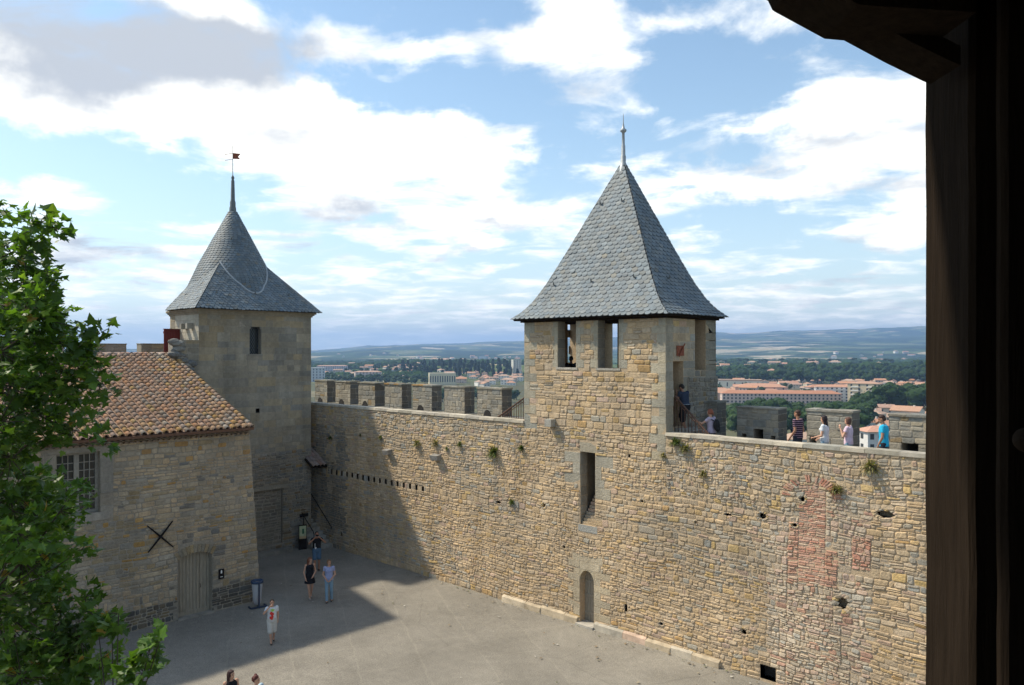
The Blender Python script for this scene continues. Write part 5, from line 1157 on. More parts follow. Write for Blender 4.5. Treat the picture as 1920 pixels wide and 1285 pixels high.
r, V, S, hc = person('woman in mauve T-shirt with a black backpack gripping the stair rail', (l[0], .95, 6.42), WL, 1.68, dict(che=(0, .03, 1.3), nec=(0, .04, 1.46), hed=(0, .06, 1.63), elr=(.24, .1, 1.15), wrr=(.2, .22, 1.0), ell=(-.28, .2, 1.25), wrl=(-.3, .46, 1.33), anr=(.1, .2, .2), knr=(.1, .26, .6)), dict(shirt=(C_['mauve'], .4, .1), legs=(C_['dark'], .98, .01), shoes=C_['shoe']), ((.22, .07, .035), 'tied'), female=True)
bp_ = fuse('backpack', [ball((0, -.2, 1.2), (.14, .10, .2)), ball((0, -.24, 1.08), (.12, .07, .11)), capsule((.1, -.14, 1.36), (.12, .06, 1.44), .02, .02), capsule((-.1, -.14, 1.36), (-.12, .06, 1.44), .02, .02)], C_['bag'], None, .012, 2, S); bp_.location = r.location; bp_.rotation_euler = r.rotation_euler; tag(bp_, 'black backpack on the back of the woman in the mauve T-shirt', 'backpack')
l = head_at(1496, 773, 1.45, 1.78)
person('man in black shirt with pale pink stripes walking along the castle wall', (l[0], 1.45, 6.41), WL - .1, 1.77, dict(look=(-.1, 1, 0), elr=(.23, -.05, 1.13), wrr=(.24, .06, .9), ell=(-.23, -.04, 1.13), wrl=(-.24, .12, .9)), dict(shirt=(C_['stripe'], .5, .14), legs=(C_['dark'], .98, .015), shoes=C_['shoe']), ((.05, .025, .018), 'short'), tan=True)
l = head_at(1546, 789, 1.25, 1.68)
r, V, S, hc = person('woman with long black hair and white T-shirt walking behind the striped-shirt man', (l[0], 1.25, 6.41), WL + .1, 1.66, dict(look=(.05, 1, -.1), elr=(.24, .0, 1.13), wrr=(.2, .2, 1.0), ell=(-.24, .02, 1.12), wrl=(-.16, .26, 1.05)), dict(shirt=(C_['white'], .4, .12), legs=(C_['jeans'], .98, .01), shoes=C_['shoe']), ((.018, .010, .012), 'long'), female=True)
l = head_at(1591, 793, 1.35, 1.66)
person('woman with short brown bob and pale pink T-shirt on the castle wall', (l[0], 1.35, 6.41), WL + .1, 1.64, dict(look=(.1, 1, 0), elr=(.24, .0, 1.13), wrr=(.22, .1, .9), ell=(-.24, .1, 1.14), wrl=(-.14, .2, 1.38)), dict(shirt=(C_['pink'], .35, .12), legs=(C_['jeans'], .98, .01), shoes=C_['shoe']), ((.10, .045, .03), 'bob'), female=True)
l = head_at(1657, 782, 1.2, 1.80)
person('man in bright turquoise polo shirt looking down, last in line on the castle wall', (l[0], 1.2, 6.41), WL + .25, 1.79, dict(look=(.1, .9, -.35), hed=(0, .05, 1.62), elr=(.24, .0, 1.12), wrr=(.23, .1, .88), ell=(-.25, .02, 1.12), wrl=(-.24, .12, .9)), dict(shirt=(C_['blue'], .45, .16), legs=(C_['dark'], .98, .015), shoes=C_['shoe']), ((.04, .02, .015), 'short'), tan=True)
q_ = on_y(1071, 1.6, 668)
person('person standing in shadow inside the left opening of the central tower', (q_.x, 1.6, q_.z - 1.72), R_(60), 1.72, {}, dict(shirt=(C_['black'], .4), legs=(C_['dark'], .98, .01), shoes=C_['shoe']), ((.02, .015, .012), 'short'), tan=True)

# ------------------------------------------------------------------ litter bin
l = place(484, 1139); bn = empty('litter_bin', l, toward(l, .3), 'blue-rimmed litter bin with a clear plastic bag by the hall corner', 'litter bin')
bl = mat('blue_metal', (.04, .065, .12), rough=.5); 
k = MB(); k.bar((-.3, .1, .03), (.3, .1, .03), .06, .05); k.bar((-.3, .1, .03), (-.3, -.22, .02), .05, .04); k.bar((.3, .1, .03), (.3, -.22, .02), .05, .04); k.bar((0, .1, .03), (0, -.1, .03), .05, .04); k.bar((0, .12, .0), (0, .12, 1.0), .07, .05); k.build('stand', mat('dark_blue_metal', (.03, .045, .08), rough=.5), bn)
k = MB(); k.lathe(.0, -.12, [(.2, .93), (.235, .93), (.235, 1.03), (.2, 1.03), (.2, .93)], 24); k.build('rim', bl, bn)
pm_, nt_, b_ = newmat('clear_bag'); b_.inputs['Base Color'].default_value = (.6, .62, .65, 1); b_.inputs['Roughness'].default_value = .35; b_.inputs['Alpha'].default_value = .45
k = MB(); prf = [(.205, .97), (.2, .8), (.17, .5), (.17, .2), (.12, .1), (0, .08)]; k.lathe(0, -.12, prf, 20); k.build('bag', pm_, bn)
k = MB(); r_ = random.Random(2)
for i in range(26):
    bm = bmesh.new(); bmesh.ops.create_icosphere(bm, subdivisions=1, radius=r_.uniform(.035, .07)); o = Vector((r_.uniform(-.09, .09), -.12 + r_.uniform(-.09, .09), r_.uniform(.15, .42))); k.mesh([tuple(v.co + o) for v in bm.verts], [tuple(v.index for v in f.verts) for f in bm.faces], 0, r_.choice([(.6, .6, .58), (.3, .12, .08), (.5, .45, .3), (.12, .1, .08), (.45, .2, .15)])); bm.free()
k.build('rubbish', M['coping'], bn)

# ------------------------------------------------------------------ plants on the wall
def wall_plant(px, py, s, label, grey=False, kind=0, y=-.02):
    p = on_y(px, y, py); r = random.Random(int(px)); mb = MB(); n = int(110 * s / .3)
    for i in range(n):
        a = r.uniform(-PI, 0); el = r.uniform(-.5, 1.35); L = s * r.uniform(.35, 1.0); d = Vector((math.cos(a) * math.cos(el), math.sin(a) * math.cos(el), math.sin(el))); o = Vector((r.uniform(-.3, .3) * s, 0, r.uniform(-.15, .15) * s))
        m_ = o + d * L * .6; e = o + d * L + Vector((0, 0, -L * .22)); sd = d.cross(Vector((0, 0, 1))).normalized() * (.014 + .01 * r.random()) * (1.6 if kind else 1)
        c = r.choice([(.10, .13, .035), (.15, .16, .05), (.07, .10, .03)]) if not grey else r.choice([(.24, .21, .10), (.30, .25, .14), (.15, .16, .06)])
        mb.face([o - sd * .4, o + sd * .4, m_ + sd, m_ - sd], 0, c); mb.face([m_ - sd, m_ + sd, e], 0, c)
    mb.build('wall_plant', M['grass_leaf'], None, p)
    o = bpy.context.scene.collection.objects[-1]; return o
PLN = [(783, 833, .3, 'dry tufted plant on the left wall, left of the pair near the top ledge', True), (817, 832, .28, 'dry tufted plant on the left wall, right of the pair near the top ledge', True), (926, 849, .42, 'largest green grassy tuft growing near the top of the left wall', False), (978, 841, .24, 'small tuft at the left foot of the central tower shaft', False),
       (862, 834, .2, 'small leafy green sprig beside a jutting stone on the left wall', False), (838, 842, .14, 'tiny green sprig between the dry tufts and the big grassy tuft', False), (714, 821, .2, 'dark green tuft high on the left wall near the corner tower', False), (676, 816, .12, 'smallest tuft in a hole high on the left wall', False),
       (1268, 831, .3, 'green tuft right under the coping beside the central tower', False), (1285, 842, .28, 'dry trailing weed just right of the green tuft beside the central tower', True), (1319, 889, .2, 'small dry tuft in the rubble below the striped-shirt man', True), (1632, 878, .36, 'dry brown bush high on the right wall under the turquoise-shirt man', True), (1568, 920, .28, 'dry tuft on the right shoulder of the blocked brick doorway', True),
       (620, 822, .22, 'dull green weed on the shaded wall beside the corner tower', False), (960, 942, .2, 'little green tuft halfway down the wall left of the slit window', False), (1243, 855, .16, 'thin dry weed at the right edge of the central tower shaft', True)]
for (px, py, s, lab, gy) in PLN: tag(wall_plant(px, py, s, lab, gy), lab, 'wall plant', 'plants rooted in the castle wall')

# ------------------------------------------------------------------ plane tree at the left
tr = empty('plane_tree', ray(-520, 700, 10.5) * 1.0, 0, 'big leafy plane tree filling the left edge of the courtyard', 'tree'); tr.location.z = 0
rt = random.Random(4)
LEAF = [(0, 0), (.10, .16), (.42, .04), (.33, .24), (.52, .46), (.27, .50), (.20, .66), (0, 1.0), (-.20, .66), (-.27, .50), (-.52, .46), (-.33, .24), (-.42, .04), (-.10, .16)]
BO = [(10, 398, 22, 8.2), (62, 428, 34, 8.6), (108, 430, 22, 8.6), (45, 470, 55, 8.8), (88, 510, 26, 8.7), (20, 530, 70, 9), (70, 565, 38, 9), (95, 600, 26, 9), (60, 640, 60, 9.2), (115, 645, 34, 9), (168, 642, 34, 8.8), (188, 625, 22, 8.7), (150, 690, 48, 9), (188, 682, 20, 8.8), (80, 710, 75, 9.4), (20, 610, 70, 9.6), (20, 720, 80, 9.6),
      (100, 780, 55, 9.4), (140, 740, 28, 9.1), (30, 850, 65, 9.8), (135, 818, 34, 9.2), (188, 826, 24, 9), (20, 930, 85, 10), (140, 922, 20, 9), (112, 958, 36, 9.2), (70, 970, 60, 9.8), (40, 1050, 78, 10), (108, 1025, 34, 9.4), (152, 1032, 24, 9), (66, 1110, 58, 9.8), (25, 1180, 80, 9.8), (115, 1165, 52, 9.2), (182, 1160, 34, 8.8), (222, 1150, 18, 8.6),
      (125, 1225, 52, 9), (185, 1240, 34, 8.7), (210, 1175, 30, 8.8), (160, 1120, 26, 9), (150, 1200, 50, 9), (95, 1210, 50, 9), (40, 1270, 70, 8.8), (140, 1275, 40, 8.8), (190, 720, 26, 9), (120, 690, 40, 9), (60, 1265, 80, 9.4), (283, 1212, 17, 7.6), (272, 1262, 30, 7.6), (300, 1200, 10, 7.6), (10, 460, 50, 9.2), (0, 790, 80, 9.0), (30, 1000, 60, 8.8), (0, 660, 60, 8.6), (45, 580, 50, 8.4), (90, 1090, 30, 9), (20, 860, 60, 8.8), (0, 1120, 60, 8.8)]
for k in range(34):
    BO.append((rt.uniform(-800, -40), rt.uniform(330, 1330), rt.uniform(70, 120), rt.uniform(8.6, 13)))
for k in range(14): BO.append((rt.uniform(-60, 60), rt.uniform(560, 1280), rt.uniform(50, 80), rt.uniform(10.2, 11.5)))
cr = MB(); brn = MB()
base = Vector(tr.location); top = base + Vector((.3, .2, 12)); 
brn.tube([base + Vector((0, 0, -.2)), base + Vector((.05, 0, 2)), base + Vector((.1, .1, 5)), base + Vector((.2, .1, 8)), top], [.42, .36, .3, .22, .1], 12)
hubs = []
for k in range(9):
    py = 420 + 100 * k; h = ray(-60 + rt.uniform(-70, 60), py, 10 + rt.uniform(-.6, .6)); st = base + Vector((.15, .1, max(2.2, h.z - 1.6 - .1 * k)))
    mid = st.lerp(h, .5) + Vector((0, 0, .25)); brn.tube([st, mid, h], [.07, .045, .02], 8); hubs.append(h)
def leaf(mb, p, up, nrm, s, c):
    up = up.normalized(); x = nrm.cross(up).normalized(); n = up.cross(x) * -1
    f = rt.uniform(.1, .45) * s
    P_ = [p + x * (a * s) + up * (b * s) + n * (abs(a) * f - b * b * .12 * s) for a, b in LEAF]
    ctr = p + up * (.38 * s); b0 = len(mb.v); mb.v.extend([tuple(q) for q in P_] + [tuple(ctr)])
    m = len(LEAF)
    for i in range(m): mb.f.append((b0 + i, b0 + (i + 1) % m, b0 + m)); mb.m.append(0); mb.c.append(c); mb.sm.append(False)
hb_ = ray(215, 1430, 7.9); brn.tube([base + Vector((.1, 0, 3.2)), (base + Vector((.1, 0, 3.2))).lerp(hb_, .5) + Vector((0, 0, .3)), hb_], [.06, .04, .018], 8); hubs.append(hb_)
for (px, py, rp, D) in BO:
    c = ray(px, py, D); rad = rp / FPX * D
    h = hb_ if (px > 170 and py > 1150) else min(hubs, key=lambda q: (q - c).length)
    if (h - c).length > .15: brn.tube([h, h.lerp(c, .55) + Vector((0, 0, -.08)), c], [.012, .008, .004], 5)
    n = int(min(.036 * rp * rp, 400)) + 12; tone = rt.uniform(.75, 1.2)
    ns = max(3, n // 9)
    for t in range(ns):
        while True:
            o = Vector((rt.uniform(-1, 1), rt.uniform(-1, 1), rt.uniform(-1, 1)))
            if o.length < 1: break
        tip = c + o * rad; sd = (tip - c); brn.tube([c.lerp(tip, .1), tip], [.006, .003], 4, cap=False)
        dirn = (sd.normalized() + Vector((rt.uniform(-.4, .4), rt.uniform(-.4, .4), rt.uniform(-.2, .5)))).normalized()
        for q in range(n // ns + 1):
            p = tip + Vector((rt.uniform(-1, 1), rt.uniform(-1, 1), rt.uniform(-1, 1))) * .11
            up = (dirn * .8 + Vector((rt.uniform(-1, 1), rt.uniform(-1, 1), rt.uniform(-1.1, .5)))).normalized(); nr = Vector((rt.uniform(-.7, .7), rt.uniform(-.7, .7), 1)).normalized()
            g = rt.uniform(.7, 1.25) * tone; cc = (.062 * g, .118 * g, .017 * g)
            if rt.random() < .1: cc = (.13 * g, .20 * g, .03 * g)
            if rt.random() < .01: cc = (.25, .16, .04)
            leaf(cr, p, up, nr, rt.uniform(.07, .17), cc)
attach(cr.build('crown', M['leaf']), tr); attach(brn.build('trunk', M['bark']), tr)
# dead leaves and scraps blown over the paving
lt_ = MB(); rq = random.Random(77)
for i in range(240):
    x, y = rq.uniform(-15, 14), -abs(rq.gauss(0, 5)) - .15
    if rq.random() < .5: y = -rq.uniform(.15, .6)
    if x < -10.6 and y < -6.7: continue
    s = rq.uniform(.02, .06); a = rq.uniform(0, 6.28); c = rq.choice([(.22, .16, .09), (.16, .12, .07), (.3, .26, .18), (.12, .13, .06), (.4, .38, .33)])
    lt_.face([(x + s * math.cos(a + k * 1.26) * rq.uniform(.6, 1.2), y + s * math.sin(a + k * 1.26) * rq.uniform(.6, 1.2), .035 + rq.uniform(0, .02)) for k in range(5)], 0, c)
tag(lt_.build('dead_leaves', M['coping']), 'dead leaves and scraps scattered over the courtyard', 'dead leaves', kind='stuff')
# ------------------------------------------------------------------ terrain, town and hills
TZ = -40.0
HP = [(-60, 10), (-15, 5), (.0, 5), (10, 6)]
AZP = [(-90, 3), (-40, 2), (-14.4, 4), (-10, 11), (-5, 16), (0, 20), (8, 28), (13, 33), (14.6, 35), (18, 36), (21, 37), (24, 39), (28, 43), (40, 42), (90, 30)]
def lerpt(T, x):
    if x <= T[0][0]: return T[0][1]
    for (a, b), (c, d) in zip(T, T[1:]):
        if x <= c: return b + (d - b) * (x - a) / (c - a)
    return T[-1][1]
def sm(x): x = max(0, min(1, x)); return x * x * (3 - 2 * x)
def terr(x, y):
    d = Vector((x - CX, y - CY, 0)); D = d.length; azd = math.degrees(math.atan2(d.dot(RT), d.dot(FW)))
    if D < 60: z0 = -.6 if y < 3 else -.6 - 13 * sm((y - 3.3) / 6)
    else: z0 = -14
    z = -14 + (TZ + 14) * sm((D - 60) / 180) if D > 60 else z0
    if y < 3: w = sm((3 - y) / 1); z = z if D > 90 else -.6
    if D > 1250:
        # cemetery ridge on the left, villas on the right
        rl = sm((D - 1250) / 550) * (18 if azd < 6 else 17) * (.35 + .65 * sm((azd + 13) / 6) if azd < 0 else 1)
        z += rl * (1 - .55 * sm((D - 2300) / 900)) + 3 * mnoise.noise(Vector((x / 300, y / 300, 0)))
    if D > 3200:
        zt = D_H * (lerpt(AZP, azd) + 2.4 * mnoise.noise(Vector((azd * .33, 5, 1))) + 1.2 * mnoise.noise(Vector((azd * 1.1, 8, 1)))) / FPX + 10; t = sm((D - 3600) / (D_H - 3600)) if D < D_H else 1
        t = ((D - 3200) / (D_H - 3200)); t = min(t, 1); f = t ** 1.6
        n_ = mnoise.fractal(Vector((x / 2300, y / 2300, 3)), 1, 2, 4) * 62 * math.sin(PI * min(t, 1) * .93)
        z = z * (1 - sm(t * 3)) + sm(t * 3) * (-28 + (zt + 28) * f) + n_ * sm(t * 2)
        if D > D_H: z = zt - (D - D_H) * .03 + 6 * mnoise.noise(Vector((x / 900, y / 900, 1)))
    return z
D_H = 11000.0
def terrain():
    mb = MB(); angs = [math.radians(-180 + 4 * i) for i in range(0, 34)] + [math.radians(-44 + .5 * i) for i in range(0, 177)] + [math.radians(48 + 4 * i) for i in range(0, 33)]
    rads = [0.5, 20, 40, 60, 80, 100, 130, 160, 200, 240, 300, 380, 480, 600, 750, 900, 1050, 1200, 1300, 1400, 1500, 1600, 1700, 1800, 2000, 2200, 2400, 2600, 2900, 3200, 3500, 3800, 4200, 4600, 5000, 5500, 6000, 6500, 7000, 7500, 8000, 8500, 9000, 9500, 10000, 10500, 11000, 11500, 13000, 15000]
    angs = sorted(set(angs)); vs_ = []
    for r in rads:
        for a in angs:
            d = FW * math.cos(a) + RT * math.sin(a); x, y = CX + d.x * r, CY + d.y * r; vs_.append((x, y, terr(x, y)))
    n = len(angs); fs = []
    for i in range(len(rads) - 1):
        for k in range(n - 1): fs.append((i * n + k, i * n + k + 1, (i + 1) * n + k + 1, (i + 1) * n + k))
        if True: fs.append((i * n + n - 1, i * n, (i + 1) * n, (i + 1) * n + n - 1))
    mb.mesh(vs_, fs, 0, (1, 1, 1), True)
    m, nt, b = newmat('countryside'); N = nt.nodes; L = nt.links; b.inputs['Roughness'].default_value = 1; b.inputs['Specular IOR Level'].default_value = 0
    tc = N.new('ShaderNodeTexCoord')
    vo = N.new('ShaderNodeTexVoronoi'); vo.inputs['Scale'].default_value = 1 / 240; vo.inputs['Randomness'].default_value = 1
    ns = N.new('ShaderNodeTexNoise'); ns.inputs['Scale'].default_value = 1 / 260; ns.inputs['Detail'].default_value = 4; L.new(tc.outputs['Object'], ns.inputs['Vector'])
    w = N.new('ShaderNodeVectorMath'); w.operation = 'MULTIPLY_ADD'; w.inputs[1].default_value = (170, 170, 0); L.new(ns.outputs['Color'], w.inputs[0]); L.new(tc.outputs['Object'], w.inputs[2]); L.new(w.outputs[0], vo.inputs['Vector'])
    s = N.new('ShaderNodeSeparateColor'); L.new(vo.outputs['Color'], s.inputs[0])
    big = N.new('ShaderNodeTexNoise'); big.inputs['Scale'].default_value = 1 / 1500; big.inputs['Detail'].default_value = 6; big.inputs['Roughness'].default_value = .65; L.new(tc.outputs['Object'], big.inputs['Vector'])
    rp = N.new('ShaderNodeValToRGB'); cr_ = rp.color_ramp; cr_.interpolation = 'CONSTANT'
    cr_.elements[0].position = 0; cr_.elements[0].color = (.020, .038, .014, 1); cr_.elements[1].position = .34; cr_.elements[1].color = (.030, .055, .018, 1)
    for p_, c_ in ((.5, (.06, .095, .03, 1)), (.62, (.10, .13, .05, 1)), (.76, (.14, .15, .07, 1)), (.86, (.36, .30, .18, 1)), (.96, (.45, .38, .26, 1))): e = cr_.elements.new(p_); e.color = c_
    add = N.new('ShaderNodeMath'); add.operation = 'MULTIPLY_ADD'; add.inputs[1].default_value = 1.7; L.new(big.outputs[0], add.inputs[0]); ad2 = N.new('ShaderNodeMath'); ad2.operation = 'ADD'; ad2.inputs[1].default_value = -.92; L.new(s.outputs[0], ad2.inputs[0]); L.new(ad2.outputs[0], add.inputs[2]); L.new(add.outputs[0], rp.inputs[0])
    fn_ = N.new('ShaderNodeTexNoise'); fn_.inputs['Scale'].default_value = 1 / 25; fn_.inputs['Detail'].default_value = 4; L.new(tc.outputs['Object'], fn_.inputs['Vector'])
    mr = N.new('ShaderNodeMapRange'); mr.inputs[1].default_value = .3; mr.inputs[2].default_value = .7; mr.inputs[3].default_value = .6; mr.inputs[4].default_value = 1.35; L.new(fn_.outputs[0], mr.inputs[0])
    x = N.new('ShaderNodeMix'); x.data_type = 'RGBA'; x.blend_type = 'MULTIPLY'; x.inputs[0].default_value = 1; L.new(rp.outputs[0], x.inputs[6]); L.new(mr.outputs[0], x.inputs[7]); ln_ = N.new('ShaderNodeVectorMath'); ln_.operation = 'LENGTH'; L.new(tc.outputs['Object'], ln_.inputs[0]); tm = N.new('ShaderNodeMapRange'); tm.inputs[1].default_value = 1150; tm.inputs[2].default_value = 1500; tm.inputs[3].default_value = .75; tm.inputs[4].default_value = 0; L.new(ln_.outputs['Value'], tm.inputs[0])
    tw = N.new('ShaderNodeMix'); tw.data_type = 'RGBA'; L.new(tm.outputs[0], tw.inputs[0]); L.new(x.outputs[2], tw.inputs[6]); tw.inputs[7].default_value = (.13, .125, .085, 1); L.new(tw.outputs[2], b.inputs['Base Color'])
    tag(mb.build('terrain', m), kind='structure')
terrain()
def hit(px, py):
    d = dirp(px); s = (HZ - py) / FPX; D = 60.0
    while D < 12000:
        x, y = CX + d.x * D, CY + d.y * D
        if CZ + s * D <= terr(x, y): return Vector((x, y, terr(x, y))), D
        D *= 1.012
    return None, None
def at_D(px, D):
    d = dirp(px); x, y = CX + d.x * D, CY + d.y * D; return Vector((x, y, terr(x, y)))

# trees -----------------------------------------------------------
def crown_mesh(kind, seed, n=420):
    """unit-height tree: trunk plus clumps of leaf faces"""
    r = random.Random(seed); mb = MB(); tb = MB()
    cl = []
    if kind == 'round':
        for i in range(11): t = r.uniform(0, 2 * PI); q = r.uniform(.05, .27); cl.append((Vector((q * math.cos(t), q * math.sin(t), r.uniform(.42, .82))), r.uniform(.13, .23)))
        tb.tube([(0, 0, -.05), (0, 0, .3), (.02, .01, .55)], [.035, .028, .015], 6)
        for c, rr in cl[:5]: tb.tube([(0, 0, .3), tuple(c)], [.016, .006], 4)
    elif kind == 'cypress':
        for i in range(13): z = .08 + .86 * i / 12; cl.append((Vector((r.uniform(-.02, .02), r.uniform(-.02, .02), z)), .12 * (1 - abs(z - .35) * .9) + .02))
        tb.tube([(0, 0, -.05), (0, 0, .5)], [.03, .015], 6)
    else:   # umbrella pine
        for i in range(10): t = r.uniform(0, 2 * PI); q = r.uniform(.05, .34); cl.append((Vector((q * math.cos(t), q * math.sin(t), r.uniform(.72, .86))), r.uniform(.1, .17)))
        tb.tube([(0, 0, -.05), (.01, 0, .4), (.0, .02, .75)], [.035, .025, .015], 6)
    base = {'round': (.036, .066, .020), 'cypress': (.016, .030, .014), 'pine': (.026, .045, .018)}[kind]
    for i in range(n):
        c, rr = r.choice(cl); d = Vector((r.gauss(0, 1), r.gauss(0, 1), r.gauss(0, 1))).normalized(); p = c + d * rr * r.uniform(.75, 1.08)
        nr = (d + Vector((r.uniform(-.6, .6), r.uniform(-.6, .6), r.uniform(-.3, .7)))).normalized(); a = nr.cross(Vector((0, 0, 1)) if abs(nr.z) < .9 else Vector((1, 0, 0))).normalized(); b = nr.cross(a); s = r.uniform(.018, .042) * (.7 if kind == 'cypress' else 1)
        g = r.uniform(.7, 1.35); m_ = 5; mb.face([p + (a * math.cos(2 * PI * k / m_ + i) + b * math.sin(2 * PI * k / m_ + i)) * s * r.uniform(.7, 1.3) for k in range(m_)], 0, (base[0] * g, base[1] * g, base[2] * g))
    for c, rr in cl:                                     # inner leaf mass so that light does not pass straight through
        bm = bmesh.new(); bmesh.ops.create_icosphere(bm, subdivisions=2, radius=rr * .84); mb.mesh([tuple(v.co * (1 + .28 * mnoise.noise(v.co * 30 + c * 5)) + c) for v in bm.verts], [tuple(v.index for v in f.verts) for f in bm.faces], 0, (base[0] * .85, base[1] * .85, base[2] * .85)); bm.free()
    a = mb.build('crown', M['far_leaf']); b = tb.build('trunk', M['bark']); return a, b
TREE = {}
for kd, nm, ns in (('round', 'broadleaf_tree', 4), ('cypress', 'cypress_tree', 2), ('pine', 'pine_tree', 2)):
    for s in range(ns):
        a, b = crown_mesh(kd, s * 7 + 3, 460 if kd == 'round' else 300); TREE.setdefault(kd, []).append((nm, a.data, b.data)); bpy.data.objects.remove(a); bpy.data.objects.remove(b)
rr_ = random.Random(99)
TL = {'round': 'tree', 'cypress': 'tree', 'pine': 'tree'}
ntree = 0
def tree(kd, p, h, label, group, wid=1.0):
    global ntree
    nm, cm_, tm_ = rr_.choice(TREE[kd]); root = empty(nm, p, rr_.uniform(0, 6.28), label, 'tree', group); root.scale = (h * wid, h * wid, h); ntree += 1
    for n_, me in (('crown', cm_), ('trunk', tm_)): o = bpy.data.objects.new(n_, me); COL.objects.link(o); o.parent = root
    return root
# houses ----------------------------------------------------------
WALLC = [(.62, .55, .43), (.66, .60, .50), (.56, .46, .35), (.70, .67, .60), (.60, .47, .38), (.50, .47, .42)]
ROOFC = [(.40, .22, .145), (.44, .26, .17), (.36, .23, .17), (.42, .29, .21), (.47, .24, .14)]
M['plaster'] = mat('house_plaster', tint=True, rough=.95, nscale=.6, namp=.08); M['far_roof'] = mat('house_roof_tiles', tint=True, rough=.95, nscale=1.2, namp=.22); M['far_win'] = mat('dark_window', (.05, .055, .06), rough=.3)
def house_mb(w, d, h, rh, wc, rc, style='gable', seed=0, win=True):
    r = random.Random(seed); mb = MB(); mb.box((-w / 2, -d / 2, -6), (w / 2, d / 2, h), 0, wc); o = .5
    if style == 'gable':
        A = [(-w / 2 - o, -d / 2 - o, h - .1), (w / 2 + o, -d / 2 - o, h - .1), (w / 2 + o, 0, h + rh), (-w / 2 - o, 0, h + rh), (w / 2 + o, d / 2 + o, h - .1), (-w / 2 - o, d / 2 + o, h - .1)]
        mb.mesh(A, [(0, 1, 2, 3), (3, 2, 4, 5)], 1, rc); mb.face([(-w / 2, -d / 2, h), (-w / 2, 0, h + rh - .12), (-w / 2, d / 2, h)], 0, wc); mb.face([(w / 2, -d / 2, h), (w / 2, d / 2, h), (w / 2, 0, h + rh - .12)], 0, wc)
        mb.mesh([(a, b, c - .18) for a, b, c in A], [(0, 3, 2, 1), (3, 5, 4, 2)], 1, rc)
    elif style == 'hip':
        q = min(d / 2, w / 2 - .1); A = [(-w / 2 - o, -d / 2 - o, h), (w / 2 + o, -d / 2 - o, h), (w / 2 + o, d / 2 + o, h), (-w / 2 - o, d / 2 + o, h), (-w / 2 + q, 0, h + rh), (w / 2 - q, 0, h + rh)]
        mb.mesh(A, [(0, 1, 5, 4), (1, 2, 5), (2, 3, 4, 5), (3, 0, 4), (0, 3, 2, 1)], 1, rc)
    else: mb.box((-w / 2 - .1, -d / 2 - .1, h), (w / 2 + .1, d / 2 + .1, h + .4), 0, tuple(x * .9 for x in wc))
    if style != 'flat': mb.box((w * .2, -.4, h + rh * .4), (w * .2 + .7, .4, h + rh * .9 + .5), 0, wc)
    if win:
        fl_ = max(1, int(h / 2.9))
        for f in range(fl_):
            z = .9 + 2.9 * f
            for sgn in (-1, 1):
                n_ = max(2, int(w / 3.2))
                for k in range(n_):
                    x = -w / 2 + w * (k + .5) / n_
                    if r.random() < .12: continue
                    a, b = (-d / 2 - .04, -d / 2 + .02) if sgn < 0 else (d / 2 - .02, d / 2 + .04); mb.box((x - .5, a, z), (x + .5, b, z + 1.35), 2)
                n_ = max(1, int(d / 3.4))
                for k in range(n_):
                    y = -d / 2 + d * (k + .5) / n_; a, b = (-w / 2 - .04, -w / 2 + .02) if sgn < 0 else (w / 2 - .02, w / 2 + .04); mb.box((a, y - .45, z), (b, y + .45, z + 1.3), 2)
    return mb
HM = [M['plaster'], M['far_roof'], M['far_win']]
HV = []
for s in range(12):
    w = rr_.uniform(10, 17); d = rr_.uniform(7.5, 10.5); h = rr_.choice([3.2, 3.4, 6.0, 6.2]); o = house_mb(w, d, h, rr_.uniform(1.4, 2.2), WALLC[s % 6], ROOFC[s % 5], 'gable' if s % 3 else 'hip', s).build('town_house', HM); HV.append((o.data, ['white', 'cream', 'tan', 'pale', 'beige', 'grey'][s % 6])); bpy.data.objects.remove(o)
nh = 0
def house(p, rz, label, group='houses of the town beyond the wall', v=None, s=1.0):
    me, cn_ = HV[v] if v is not None else rr_.choice(HV); o = bpy.data.objects.new('town_house', me); COL.objects.link(o); o.location = p; o.rotation_euler = (0, 0, rz); o.scale = (s, s, s); tag(o, label, 'house', group); return o
